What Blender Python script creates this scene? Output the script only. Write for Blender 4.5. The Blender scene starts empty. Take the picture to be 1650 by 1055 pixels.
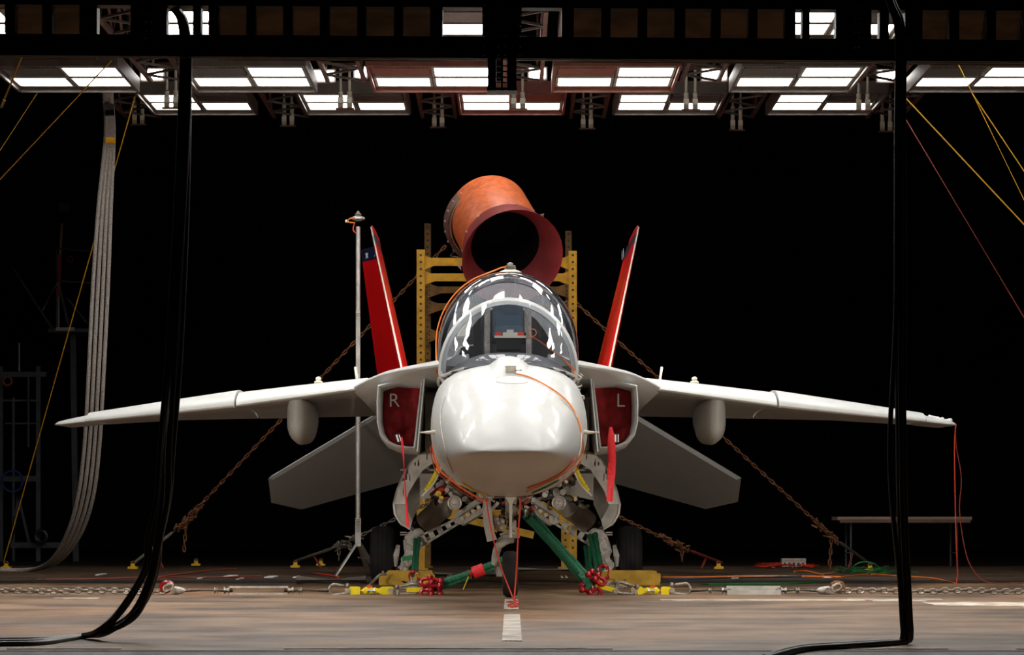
import bpy, bmesh, math, random
from mathutils import Vector, Matrix, noise
from mathutils.bvhtree import BVHTree
random.seed(7)
R = math.radians
PI = math.pi
scn = bpy.context.scene
COL = scn.collection

# ------------------------------------------------------------------ camera, world, exposure
F, CX, HY, CH = 4240.0, 825.0, 835.0, 0.70          # focal length in px, principal column, horizon row, lens height
cam = bpy.data.cameras.new('camera')
cam.sensor_width = 36.0
cam.lens = F / 1650 * 36
cam.shift_y = (HY - 527.5) / 1650
cam.clip_end = 300
cam.clip_start = 0.1
camo = bpy.data.objects.new('camera', cam)
camo.location = (0, 0, CH)
camo.rotation_euler = (R(90), 0, 0)
COL.objects.link(camo)
scn.camera = camo
w = bpy.data.worlds.new('world')
scn.world = w
w.use_nodes = True
w.node_tree.nodes['Background'].inputs[0].default_value = (0.0, 0.0, 0.0, 1)
w.node_tree.nodes['Background'].inputs[1].default_value = 0.0
scn.view_settings.view_transform = 'Standard'
scn.view_settings.look = 'None'
scn.view_settings.gamma = 1
scn.view_settings.use_curve_mapping = False
scn.view_settings.exposure = 0.15
# output of the lamp banks, back to front, set unequal to shape the light
LAMP_POWER = {'lamp': 9.0, 'lamp_mid': 12.0, 'lamp_nose': 24.0, 'lamp_front': 9.0, 'lamp_door': 15.0}
# two soft lights added out of frame for frontal light on the gear
for sx in (-1, 1):
    la = bpy.data.lights.new('fill_light', 'AREA')
    la.shape = 'RECTANGLE'
    la.size, la.size_y = .9, .7
    la.energy = 26
    la.spread = R(75)
    la.color = (1.0, .93, .84)
    lo_ = bpy.data.objects.new('fill_light', la)
    lo_.location = (sx * 4.9, 19.3, 1.0)
    lo_.rotation_euler = (Vector((0, 27.4, .75)) - lo_.location).to_track_quat('-Z', 'Y').to_euler()
    COL.objects.link(lo_)


def W(px, py, Y):
    return Vector(((px - CX) * Y / F, Y, CH - (py - HY) * Y / F))


def G(px, py):                                        # a point on the floor
    return W(px, py, F * CH / (py - HY))


# ------------------------------------------------------------------ materials
def mat(name, col, rough=0.5, metal=0.0, nscale=0, namt=0.0, bump=0.0, coat=0.0, emit=0, col2=None, detail=4, stretch=None, spec=0.5):
    m = bpy.data.materials.new(name)
    m.use_nodes = True
    nt = m.node_tree
    b = nt.nodes['Principled BSDF']
    b.inputs['Base Color'].default_value = (*col, 1)
    b.inputs['Roughness'].default_value = rough
    b.inputs['Metallic'].default_value = metal
    b.inputs['Specular IOR Level'].default_value = spec
    if coat:
        b.inputs['Coat Weight'].default_value = coat
        b.inputs['Coat Roughness'].default_value = 0.06
    if emit:
        b.inputs['Emission Color'].default_value = (*col, 1)
        b.inputs['Emission Strength'].default_value = emit
    if nscale:
        tc = nt.nodes.new('ShaderNodeTexCoord')
        mp = nt.nodes.new('ShaderNodeMapping')
        if stretch:
            mp.inputs['Scale'].default_value = stretch
        nz = nt.nodes.new('ShaderNodeTexNoise')
        nz.inputs['Scale'].default_value = nscale
        nz.inputs['Detail'].default_value = detail
        nt.links.new(tc.outputs['Object'], mp.inputs[0])
        nt.links.new(mp.outputs[0], nz.inputs[0])
        if namt or col2:
            mx = nt.nodes.new('ShaderNodeMix')
            mx.data_type = 'RGBA'
            c2 = col2 if col2 else tuple(c * (1 - namt) for c in col)
            mx.inputs[6].default_value = (*c2, 1)
            mx.inputs[7].default_value = (*col, 1)
            rp = nt.nodes.new('ShaderNodeValToRGB')
            rp.color_ramp.elements[0].position = 0.35
            rp.color_ramp.elements[1].position = 0.65
            nt.links.new(nz.outputs['Fac'], rp.inputs[0])
            nt.links.new(rp.outputs[0], mx.inputs[0])
            nt.links.new(mx.outputs[2], b.inputs['Base Color'])
        if bump:
            bp = nt.nodes.new('ShaderNodeBump')
            bp.inputs['Strength'].default_value = bump
            bp.inputs['Distance'].default_value = 0.02
            nt.links.new(nz.outputs['Fac'], bp.inputs['Height'])
            nt.links.new(bp.outputs[0], b.inputs['Normal'])
    return m


def glass(name, tint, refl=1.0, haze=0.0):
    m = bpy.data.materials.new(name)
    m.use_nodes = True
    nt = m.node_tree
    nt.nodes.clear()
    o = nt.nodes.new('ShaderNodeOutputMaterial')
    tr = nt.nodes.new('ShaderNodeBsdfTransparent')
    tr.inputs[0].default_value = (*tint, 1)
    df = nt.nodes.new('ShaderNodeBsdfDiffuse')
    df.inputs[0].default_value = (.5, .52, .55, 1)
    m0 = nt.nodes.new('ShaderNodeMixShader')
    m0.inputs[0].default_value = haze  # even grey diffuse put in for the veil of reflections
    gl = nt.nodes.new('ShaderNodeBsdfGlossy')
    gl.inputs['Roughness'].default_value = 0.015
    gl.inputs[0].default_value = (refl, refl, refl, 1)
    fr = nt.nodes.new('ShaderNodeFresnel')
    geo = nt.nodes.new('ShaderNodeNewGeometry')
    mr = nt.nodes.new('ShaderNodeMapRange')                # the Fresnel node inverts the index on back faces: undo it, a pane is thin
    mr.inputs[3].default_value = 1.5
    mr.inputs[4].default_value = 1 / 1.5
    nt.links.new(geo.outputs['Backfacing'], mr.inputs[0])
    nt.links.new(mr.outputs[0], fr.inputs[0])
    ms = nt.nodes.new('ShaderNodeMixShader')
    nt.links.new(tr.outputs[0], m0.inputs[1])
    nt.links.new(df.outputs[0], m0.inputs[2])
    nt.links.new(fr.outputs[0], ms.inputs[0])
    nt.links.new(m0.outputs[0], ms.inputs[1])
    nt.links.new(gl.outputs[0], ms.inputs[2])
    nt.links.new(ms.outputs[0], o.inputs[0])
    return m


M = {
    'paint': mat('jet_grey_paint', (.61, .625, .61), .44, 0, 3, .05, 0, .16),
    'primer': mat('gear_white_paint', (.50, .47, .42), .45, 0, 9, .3),
    'bay': mat('bay_paint', (.30, .28, .24), .5, 0, 7, .4),
    'red': mat('fin_red_paint', (.86, .008, .010), .3, 0, 2, .08, 0, .3),
    'navy': mat('navy_band', (.012, .02, .06), .35),
    'white': mat('white_mark', (.8, .8, .78), .5),
    'cloth_red': mat('red_cover_cloth', (.36, .008, .012), .8, 0, 14, .35, .5),
    'ribbon': mat('red_ribbon', (.78, .02, .03), .6, 0, 30, .15, .3),
    'black': mat('black_plastic', (.012, .012, .013), .45),
    'rubber': mat('tyre_rubber', (.009, .008, .0075), .85, 0, 20, .3, .2),
    'hose': mat('black_hose_rubber', (.012, .0115, .011), .38, 0, 12, .3),
    'greyhose': mat('braided_grey_hose', (.42, .38, .34), .6, .1, 60, .45, .6),
    'steel': mat('bare_steel', (.50, .46, .41), .42, .25, 30, .35, .1),
    'rod': mat('dark_oiled_rod', (.13, .105, .085), .4, .3, 30, .3),
    'galv': mat('galvanised_chain', (.34, .29, .235), .36, .5, 40, .5, .1),
    'rust': mat('rusty_chain', (.30, .12, .05), .75, .2, 40, .6, .2),
    'yellow': mat('yellow_paint', (.80, .52, .01), .42, 0, 8, .2),
    'lemon': mat('load_cell_yellow', (.85, .66, .01), .38, 0, 20, .1),
    'chock': mat('chock_yellow', (.62, .36, .015), .55, 0, 8, .35),
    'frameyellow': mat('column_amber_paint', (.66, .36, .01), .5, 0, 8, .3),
    'amberdark': mat('dim_amber_paint', (.26, .12, .012), .6, 0, 8, .5),  # column amber darkened for the dimmer rear frame
    'shackle': mat('red_shackle_paint', (.40, .005, .010), .22, .1, 20, .2, 0, .5),
    'green': mat('green_sling_cloth', (.012, .16, .075), .7, 0, 40, .5, .5, stretch=(1, 1, 1)),
    'orange': mat('orange_cable', (.9, .23, .03), .5),
    'redcord': mat('red_cord', (.75, .06, .03), .6),
    'brownred': mat('faded_red_cable', (.30, .05, .03), .6),
    'greencord': mat('green_cord', (.012, .20, .045), .6),
    'strap': mat('amber_webbing', (.80, .42, .02), .6),
    'duct': mat('orange_oxide_duct', (.62, .145, .042), .42, .1, 12, 0, .12, 0, 0, (.42, .085, .028), 8),
    'ductin': mat('duct_inside', (.006, .004, .004), .9, spec=.05),
    'collar': mat('collar_red_steel', (.42, .085, .09), .30, .4, 3, .3),
    'flange': mat('tan_flange', (.40, .30, .22), .5, .3, 6, .4),
    'girder': mat('black_girder_paint', (.010, .009, .008), .5, 0, 6, .3),
    'board': mat('dusty_brown_board', (.30, .19, .11), .6, 0, 3, .55, 0, stretch=(1, 1, 4)),
    'tray': mat('lamp_tray_metal', (.22, .185, .165), .42, .35, 6, .25),
    'traywarm': mat('red_glow_tray_metal', (.30, .12, .09), .42, .3, 6, .25),  # tray tone reddened to imitate the red glow on the middle trays
    'dim': mat('roof_truss_steel', (.22, .12, .095), .5, .4, 6, .3),
    'pole': mat('satin_pole', (.55, .52, .48), .35, .5, 10, .2),
    'wall': mat('dark_drape', (.010, .005, .004), .9, 0, .6, .7),
    'scaf': mat('dim_scaffold_paint', (.07, .08, .095), .6, .2, 6, .3),  # grey darkened to match the dim far left
    'wood': mat('table_laminate', (.34, .26, .18), .5, 0, 5, .2),
    'boot': mat('crumpled_cover', (.58, .54, .49), .6, 0, 12, .25, .6),
    'strut': mat('strut_grey', (.40, .36, .31), .42, .15, 10, .2),
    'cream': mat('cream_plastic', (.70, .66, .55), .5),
    'bluegrey': mat('bluegrey_seat', (.06, .09, .12), .5, 0, 12, .4),
    'seat': mat('seat_dark', (.06, .06, .065), .6, 0, 12, .4),
    'bluecord': mat('blue_cord', (.01, .03, .2), .5),
    'tape': mat('floor_white_paint', (.74, .68, .60), .6, 0, 5, .0, 0, 0, 0, (.35, .28, .22)),
    'glass': glass('canopy_glass', (.80, .83, .88), 1.0, .015),
    'hud': glass('head_up_glass', (.55, .75, .85), 1.0, .10),
}
for key, pw in LAMP_POWER.items():
    ml = bpy.data.materials.new(key + '_glow')
    ml.use_nodes = True
    nt = ml.node_tree
    nt.nodes.clear()
    o_ = nt.nodes.new('ShaderNodeOutputMaterial')
    e_ = nt.nodes.new('ShaderNodeEmission')
    e_.inputs[0].default_value = (1.0, .965, .92, 1)
    e_.inputs[1].default_value = pw
    nt.links.new(e_.outputs[0], o_.inputs[0])
    M[key] = ml


def floor_mat(name, base, dark):
    m = bpy.data.materials.new(name)
    m.use_nodes = True
    nt = m.node_tree
    b = nt.nodes['Principled BSDF']
    tc = nt.nodes.new('ShaderNodeTexCoord')

    def nz(sc, st, det, lo, hi):
        mp = nt.nodes.new('ShaderNodeMapping')
        mp.inputs['Scale'].default_value = st
        n = nt.nodes.new('ShaderNodeTexNoise')
        n.inputs['Scale'].default_value = sc
        n.inputs['Detail'].default_value = det
        r = nt.nodes.new('ShaderNodeValToRGB')
        r.color_ramp.elements[0].position = lo
        r.color_ramp.elements[1].position = hi
        nt.links.new(tc.outputs['Object'], mp.inputs[0])
        nt.links.new(mp.outputs[0], n.inputs[0])
        nt.links.new(n.outputs['Fac'], r.inputs[0])
        return r

    def mix(fac, a, c2):
        x = nt.nodes.new('ShaderNodeMix')
        x.data_type = 'RGBA'
        nt.links.new(fac.outputs[0], x.inputs[0])
        if isinstance(a, tuple):
            x.inputs[6].default_value = (*a, 1)
        else:
            nt.links.new(a.outputs[2], x.inputs[6])
        x.inputs[7].default_value = (*c2, 1)
        return x
    a = mix(nz(1.3, (.7, 1, 1), 10, .38, .64), base, dark)
    a = mix(nz(.5, (1, 1, 1), 6, .52, .72), a, (base[0] * 1.25, base[1] * 1.05, base[2] * .85))
    a = mix(nz(7, (.6, 1.6, 1), 8, .55, .8), a, tuple(c * .6 for c in dark))
    a = mix(nz(60, (1, 1, 1), 3, .64, .72), a, tuple(min(1, c * 1.6) for c in base))
    nt.links.new(a.outputs[2], b.inputs['Base Color'])
    rr = nz(2.5, (1, 1, 1), 6, .2, .9)
    mr = nt.nodes.new('ShaderNodeMapRange')
    mr.inputs[3].default_value = .42
    mr.inputs[4].default_value = .65
    b.inputs['Specular IOR Level'].default_value = .3
    nt.links.new(rr.outputs[0], mr.inputs[0])
    nt.links.new(mr.outputs[0], b.inputs['Roughness'])
    return m


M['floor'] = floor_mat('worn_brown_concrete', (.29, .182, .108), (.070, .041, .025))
M['midfloor'] = floor_mat('dimmed_brown_concrete', (.11, .072, .046), (.045, .029, .019))  # tone lowered here to cut bounce light under the tail
M['darkfloor'] = floor_mat('dark_shade_concrete', (.030, .022, .017), (.014, .010, .008))  # near-black stands in for floor beyond the lamplight; also the channel strip


# ------------------------------------------------------------------ mesh builder
def frame(d):
    d = d.normalized()
    u = Vector((0, 0, 1)) if abs(d.z) < .9 else Vector((0, 1, 0))
    a = d.cross(u).normalized()
    b = a.cross(d).normalized()
    return a, b


class MB:
    def __init__(s):
        s.v = []
        s.f = []

    def add(s, vs, fs):
        n = len(s.v)
        s.v += [tuple(v) for v in vs]
        s.f += [tuple(i + n for i in f) for f in fs]
        return s

    def box(s, c, d, rot=None):
        x, y, z = d[0] / 2, d[1] / 2, d[2] / 2
        vs = [Vector(p) for p in ((-x, -y, -z), (x, -y, -z), (x, y, -z), (-x, y, -z), (-x, -y, z), (x, -y, z), (x, y, z), (-x, y, z))]
        if rot:
            vs = [rot @ v for v in vs]
        c = Vector(c)
        return s.add([v + c for v in vs], [(0, 3, 2, 1), (4, 5, 6, 7), (0, 1, 5, 4), (1, 2, 6, 5), (2, 3, 7, 6), (3, 0, 4, 7)])

    def bar(s, p, q, wd, hh=None):                    # a rectangular bar from p to q
        p, q = Vector(p), Vector(q)
        hh = hh or wd
        a, b = frame(q - p)
        r = [a * (i * wd / 2) + b * (j * hh / 2) for i, j in ((-1, -1), (1, -1), (1, 1), (-1, 1))]
        return s.add([p + k for k in r] + [q + k for k in r], [(3, 2, 1, 0), (4, 5, 6, 7), (0, 1, 5, 4), (1, 2, 6, 5), (2, 3, 7, 6), (3, 0, 4, 7)])

    def tube(s, pts, r, n=8, cap=True):
        pts = [Vector(p) for p in pts]
        rs = r if isinstance(r, (list, tuple)) else [r] * len(pts)
        rings = []
        a = None
        for i, p in enumerate(pts):
            d = (pts[min(i + 1, len(pts) - 1)] - pts[max(i - 1, 0)])
            if d.length < 1e-7:
                d = Vector((0, 0, 1))
            d.normalize()
            if a is None:
                a, b = frame(d)
            else:
                a = (a - d * a.dot(d))
                if a.length < 1e-5:
                    a, b = frame(d)
                a.normalize()
                b = d.cross(a)
            rings.append([p + (a * math.cos(2 * PI * k / n) + b * math.sin(2 * PI * k / n)) * rs[i] for k in range(n)])
        return s.loft(rings, cap)

    def loft(s, rings, cap=True, closed=True):
        n = len(rings[0])
        vs = [p for rg in rings for p in rg]
        fs = []
        for i in range(len(rings) - 1):
            for k in range(n if closed else n - 1):
                k2 = (k + 1) % n
                fs.append((i * n + k, i * n + k2, (i + 1) * n + k2, (i + 1) * n + k))
        if cap:
            fs.append(tuple(range(n - 1, -1, -1)))
            fs.append(tuple((len(rings) - 1) * n + k for k in range(n)))
        return s.add(vs, fs)

    def slab(s, poly, off):                           # polygon with thickness along the vector off
        off = Vector(off)
        return s.loft([[Vector(p) for p in poly], [Vector(p) + off for p in poly]])

    def sphere(s, c, r, n=10, m=6, sc=(1, 1, 1)):
        c = Vector(c)
        rings = []
        for i in range(m + 1):
            t = PI * i / m
            rr = max(math.sin(t), .01)
            rings.append([c + Vector((r * rr * math.cos(2 * PI * k / n) * sc[0], r * rr * math.sin(2 * PI * k / n) * sc[1], -r * math.cos(t) * sc[2])) for k in range(n)])
        return s.loft(rings)

    def cyl(s, p, q, r, n=16):
        return s.tube([p, q], r, n)

    def ring(s, c, axis, rad, r, n=20, m=8):          # torus
        a, b = frame(Vector(axis))
        ax = Vector(axis).normalized()
        c = Vector(c)
        vs, fs = [], []
        for i in range(n):
            t = 2 * PI * i / n
            d = a * math.cos(t) + b * math.sin(t)
            for k in range(m):
                u = 2 * PI * k / m
                vs.append(c + d * (rad + r * math.cos(u)) + ax * r * math.sin(u))
                fs.append((i * m + k, ((i + 1) % n) * m + k, ((i + 1) % n) * m + (k + 1) % m, i * m + (k + 1) % m))
        return s.add(vs, fs)

    def link(s, c, d, up, L, wd, r, n=6, arc=4):      # one oval chain link
        c, d = Vector(c), Vector(d).normalized()
        up = Vector(up)
        up = (up - d * up.dot(d)).normalized()
        nn = d.cross(up)
        hl, hw = L / 2 - r - wd / 2 + r, wd / 2 - r
        path = []
        for i in range(arc + 1):
            t = -PI / 2 + PI * i / arc
            path.append((hl + hw * math.cos(t), hw * math.sin(t)))
        for i in range(arc + 1):
            t = PI / 2 + PI * i / arc
            path.append((-hl + hw * math.cos(t), hw * math.sin(t)))
        N = len(path)
        vs, fs = [], []
        for i in range(N):
            p0, p1, p2 = path[i - 1], path[i], path[(i + 1) % N]
            tx, ty = p2[0] - p0[0], p2[1] - p0[1]
            l = math.hypot(tx, ty)
            ox, oy = ty / l, -tx / l
            for k in range(n):
                u = 2 * PI * k / n
                vs.append(c + d * (p1[0] + ox * r * math.cos(u)) + up * (p1[1] + oy * r * math.cos(u)) + nn * r * math.sin(u))
                fs.append((i * n + k, ((i + 1) % N) * n + k, ((i + 1) % N) * n + (k + 1) % n, i * n + (k + 1) % n))
        return s.add(vs, fs)

    def build(s, name, material, parent=None, smooth=True, angle=38, loc=None):
        me = bpy.data.meshes.new(name)
        vs = s.v
        if loc is not None:
            vs = [tuple(Vector(v) - Vector(loc)) for v in vs]
        me.from_pydata(vs, [], s.f)
        me.materials.append(M[material] if isinstance(material, str) else material)
        bm = bmesh.new()
        bm.from_mesh(me)
        bmesh.ops.recalc_face_normals(bm, faces=bm.faces)
        bm.to_mesh(me)
        bm.free()
        if smooth:
            me.shade_smooth()
            me.set_sharp_from_angle(angle=R(angle))
        me.update()
        o = bpy.data.objects.new(name, me)
        COL.objects.link(o)
        if loc is not None:
            o.location = loc
        if parent is not None:
            o.parent = parent
        return o


def tag(o, label=None, cat=None, group=None, kind=None):
    if label:
        o['label'] = label
    if cat:
        o['category'] = cat
    if group:
        o['group'] = group
    if kind:
        o['kind'] = kind
    return o


def empty(name, loc, label, cat, group=None, rz=0):
    o = bpy.data.objects.new(name, None)
    o.empty_display_size = .1
    COL.objects.link(o)
    o.location = loc
    o.rotation_euler = (0, 0, rz)
    return tag(o, label, cat, group)


def inst(name, mesh, parent, loc, rot=None):
    o = bpy.data.objects.new(name, mesh)
    COL.objects.link(o)
    o.parent = parent
    o.location = loc
    if rot is not None:
        o.rotation_euler = rot
    return o


def smooth_path(pts, n=8):                             # Catmull-Rom through the points
    pts = [Vector(p) for p in pts]
    out = []
    P = [pts[0] * 2 - pts[1]] + pts + [pts[-1] * 2 - pts[-2]]
    for i in range(1, len(P) - 2):
        p0, p1, p2, p3 = P[i - 1], P[i], P[i + 1], P[i + 2]
        for k in range(n):
            t = k / n
            out.append(.5 * ((2 * p1) + (p2 - p0) * t + (2 * p0 - 5 * p1 + 4 * p2 - p3) * t * t + (3 * p1 - p0 - 3 * p2 + p3) * t ** 3))
    out.append(pts[-1])
    return out


def lerp_tab(tab, y):
    if y <= tab[0][0]:
        return tab[0][1:]
    for a, b in zip(tab, tab[1:]):
        if y <= b[0]:
            t = (y - a[0]) / (b[0] - a[0])
            return tuple(p + (q - p) * t for p, q in zip(a[1:], b[1:]))
    return tab[-1][1:]


def struct(name, mb, m, parent=None, **k):
    o = mb.build(name, m, parent, **k)
    o['kind'] = 'structure'
    return o


# ------------------------------------------------------------------ the setting
XW = 11.0
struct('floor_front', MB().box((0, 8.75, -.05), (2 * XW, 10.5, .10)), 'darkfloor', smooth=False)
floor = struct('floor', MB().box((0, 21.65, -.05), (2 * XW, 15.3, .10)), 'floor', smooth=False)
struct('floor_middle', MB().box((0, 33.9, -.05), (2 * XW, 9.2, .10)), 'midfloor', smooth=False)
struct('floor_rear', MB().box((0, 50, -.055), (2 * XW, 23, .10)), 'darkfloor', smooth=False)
struct('wall_rear', MB().box((0, 60, 5), (2 * XW, .2, 10.4)), 'wall', smooth=False)
struct('wall_left', MB().box((-XW - .1, 31, 5), (.2, 58, 10.4)), 'wall', smooth=False)
struct('wall_right', MB().box((XW + .1, 31, 5), (.2, 58, 10.4)), 'wall', smooth=False)
struct('ceiling', MB().box((0, 31, 8.6), (2 * XW, 58, .2)), 'wall', smooth=False)
# rear wall pilasters and rails, barely readable in the dark
for x in (-8, -5.2, -3.1, -.8, 1.3, 3.6, 6.1, 8.6):
    struct('trim_post', MB().box((x, 59.8, 4.5), (.35, .2, 9)), 'wall', smooth=False)
for z in (2.2, 5.4, 7.6):
    struct('trim_rail', MB().box((0, 59.85, z), (2 * XW, .12, .3)), 'wall', smooth=False)


def mark(name, x0, x1, y0, y1, m='tape', jag=.02, zt=.004):
    n = 10
    pts = []
    for i in range(n + 1):
        pts.append((x0 + (x1 - x0) * i / n, y0 + random.uniform(-jag, jag), .001))
    for i in range(n + 1):
        pts.append((x1 - (x1 - x0) * i / n, y1 + random.uniform(-jag, jag), .001))
    o = MB().slab(pts, (0, 0, zt)).build(name, m, floor, smooth=False)
    o['kind'] = 'structure'
    return o


mark('floor_stripe', -.058, -.058 + .115, 15.0, 19.1, jag=.03)
mark('floor_stripe', -.063, -.063 + .115, 20.2, 22.7, jag=.05)
mark('floor_line', 1.27, 3.0, 22.35, 22.65)
mark('floor_line', 3.05, 3.5, 22.2, 22.4)
mark('floor_line', 2.9, 3.7, 22.6, 22.75)
mark('floor_line', 3.4, 4.7, 21.0, 22.0, jag=.2)
mark('floor_line', -3.9, -3.5, 25.2, 25.6, jag=.15)
mark('floor_line', -4.0, -3.6, 22.9, 23.05, jag=.06)
mark('floor_line', -.02 - 1.2, .4, 14.08, 14.12, jag=.012)
for k in range(-6, 7):
    if k in (-2, 1):
        continue
    mark('threshold_line', k * .9, k * .9 + random.uniform(.3, .85), 14.07, 14.12, jag=.015)
for (px, py, ww) in ((372, 928.5, 14), (437, 930, 14), (478, 930, 5), (163, 926, 5), (1180, 931, 12), (1328, 930, 11), (905, 930, 3), (912, 930, 3), (325, 932, 4), (387, 933, 4), (680, 931, 8)):
    p = G(px, py)
    h = ww * p.y / F / 2
    mark('floor_marker', p.x - h, p.x + h, p.y - .35, p.y + .35, 'white', 0, .012)
# the dark cover strip of a floor channel that crosses the hall in front of the main wheels
o = struct('trim_1', MB().box((0, 28.85, .006), (2 * XW - .2, .9, .012)), 'darkfloor', floor, smooth=False)
o = struct('trim_2', MB().box((0, 13.9, .0015), (2 * XW - .2, .10, .003)), 'darkfloor', floor, smooth=False)

# ------------------------------------------------------------------ ceiling lamps
ZN, ZF = 5.6, 6.07


def pcorner(px0, px1, Y):
    return (px0 - CX) * Y / F, (px1 - CX) * Y / F


def lamp_mesh(wd, dp, mk='lamp'):
    me = MB().box((0, 0, 0), (wd, dp, .02))
    o = me.build('lamp', mk, smooth=False)
    m = o.data
    bpy.data.objects.remove(o)
    return m


def bezel_mesh(wd, dp):
    mb = MB()
    t = .03
    mb.box((0, -dp / 2 - t / 2, 0), (wd + 2 * t, t, .05)).box((0, dp / 2 + t / 2, 0), (wd + 2 * t, t, .05))
    mb.box((-wd / 2 - t / 2, 0, 0), (t, dp, .05)).box((wd / 2 + t / 2, 0, 0), (t, dp, .05))
    o = mb.build('bezel', 'strut', smooth=False)
    m = o.data
    bpy.data.objects.remove(o)
    return m


LM, BM = {k: lamp_mesh(.585, .53, k) for k in LAMP_POWER}, bezel_mesh(.585, .53)


def light_module(x, yf, z, flip, label, group, bank='lamp', tm='tray'):
    # yf: far edge of the lamps; x: inner edge between single lamp and the pair
    t = empty('ceiling_light', (x, yf, z), label, 'ceiling light', group)
    s = -1 if flip else 1
    tr = MB()
    wt = 1.36
    tr.box((0, -.72, .068), (wt, 1.72, .03))
    tr.box((0, .16, .05), (wt, .03, .16)).box((0, -1.59, .05), (wt, .03, .16))
    tr.box((-wt / 2, -.72, .05), (.03, 1.72, .16)).box((wt / 2, -.72, .05), (.03, 1.72, .16))
    tr.build('tray', tm, t, smooth=False)
    spots = [(-.33 * s, -.33), (.33 * s, -.33), (.33 * s, -.99)]
    for a, b in spots:
        inst('lamp', LM[bank], t, (a, b, .03))
        inst('bezel', BM, t, (a, b, .03))
    g = MB()
    for k in range(22):
        g.box((-.33 * s - .28 + k * .027, -1.28, .04), (.012, .20, .03))
    g.build('vent_grille', 'dim', t, smooth=False)
    pn = MB().box((-.33 * s, -.90, .035), (.60, .50, .03))
    pn.build('blank_panel', tm, t, smooth=False)
    return t


near_names = ['leftmost of six', 'second from the left of six', 'third from the left, above the exhaust duct', 'fourth from the left, right of the hanging post', 'fifth from the left of six', 'rightmost of six']
PITCH = 2.031
for k in range(6):
    x = (211 + 287.6 * k - 87 - CX) * 29.94 / F + .0
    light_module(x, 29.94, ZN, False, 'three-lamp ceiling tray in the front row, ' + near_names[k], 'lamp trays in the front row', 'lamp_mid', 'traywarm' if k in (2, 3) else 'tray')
far_names = ['leftmost of five, behind the black hoses', 'second from the left of five', 'middle one of five, above the duct', 'second from the right of five', 'rightmost of five']
for k in range(5):
    x = (332 + 247.5 * k - 0 - CX) * 34.7 / F - .02
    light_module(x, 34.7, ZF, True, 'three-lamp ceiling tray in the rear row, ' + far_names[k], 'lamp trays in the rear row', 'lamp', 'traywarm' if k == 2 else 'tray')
for k in range(6):
    x = (211 + 287.6 * k - 87 - CX) * 29.94 / F
    light_module(x + .02, 26.75, ZN, True, 'three-lamp ceiling tray glimpsed through gaps in the black girder, ' + ['leftmost', 'second from the left', 'third from the left', 'third from the right', 'second from the right', 'rightmost'][k], 'lamp trays seen through the girder', 'lamp_nose')
for yy in (23.3, 20.7, 18.2):
    for k in range(6):
        x = (211 + 287.6 * k - 87 - CX) * 29.94 / F
        light_module(x, yy, ZN, False, 'three-lamp ceiling tray over the floor ahead of the aircraft, mirrored in its canopy', 'lamp trays mirrored in the canopy', 'lamp_door' if yy < 19 else 'lamp_front')

# small lamps seen through the lattice between the trays
for (px0, px1, py, lab) in ((228, 262, 120, 'small bright lamp behind roof lattice left of the black hoses'), (500, 538, 122, 'small bright lamp behind roof lattice, right of the second front tray'),
                            (572, 590, 116, 'tiny bright lamp close to the left edge of the third front tray'), (853, 879, 118, 'small bright lamp beside the hanging post, on its right'),
                            (1132, 1170, 120, 'small bright lamp behind lattice, right of the fourth front tray'), (1415, 1445, 122, 'small bright lamp behind lattice beside the right black hoses')):
    Y = 30.6
    a, b = W(px0, py - 8, Y), W(px1, py + 8, Y)
    t = empty('flood_lamp', ((a.x + b.x) / 2, Y, (a.z + b.z) / 2), lab, 'lamp', 'small lamps behind the lattice')
    wd, hh = b.x - a.x, a.z - b.z
    tilt = Matrix.Rotation(R(40), 3, 'X')
    MB().box((0, -.01, 0), (wd, .02, hh), ).build('lens', 'lamp', t, smooth=False)
    MB().box((0, .05, 0), (wd + .04, .08, hh + .04)).build('housing', 'tray', t, smooth=False)
    MB().bar((0, .09, 0), (0, .09, 2.0), .03).build('hanger', 'dim', t, smooth=False)


def truss(x, y0, y1, z, hgt, wd, label, group):
    t = empty('roof_truss', (x, y0, z), label, 'truss', group)
    L = y1 - y0
    for s in (-1, 1):
        MB().bar((s * wd / 2, 0, 0), (s * wd / 2, L, 0), .045).build('chord', 'dim', t, smooth=False)
        MB().bar((s * wd / 2, 0, hgt), (s * wd / 2, L, hgt), .045).build('chord', 'dim', t, smooth=False)
    n = max(3, int(L / .4))
    for i in range(n):
        a, b = L * i / n, L * (i + 1) / n
        s = 1 if i % 2 else -1
        MB().bar((-s * wd / 2, a, 0), (s * wd / 2, b, 0), .025).build('brace', 'tray', t, smooth=False)
        for q in (-1, 1):
            MB().bar((q * wd / 2, a, 0 if s > 0 else hgt), (q * wd / 2, b, hgt if s > 0 else 0), .025).build('brace', 'dim', t, smooth=False)
    return t


for k in range(6):
    x = (211 + 287.6 * k - 87 - CX) * 29.94 / F + PITCH / 2
    if abs(x) < 5.6:
        truss(x, 26.0, 30.2, ZN + .12, .45, .42, 'red-brown roof truss between front lamp trays, ' + ['first', 'second', 'third', 'fourth', 'fifth', 'last'][k] + ' from the left', 'roof trusses between the front trays')
for k in range(6):
    x = (332 + 247.5 * (k - .5) - CX) * 34.7 / F
    truss(x, 33.2, 36.0, ZF + .12, .4, .45, 'dim roof truss between rear lamp trays, ' + ['first', 'second', 'third', 'fourth', 'fifth', 'sixth'][k] + ' from the left', 'roof trusses between the rear trays')


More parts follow.
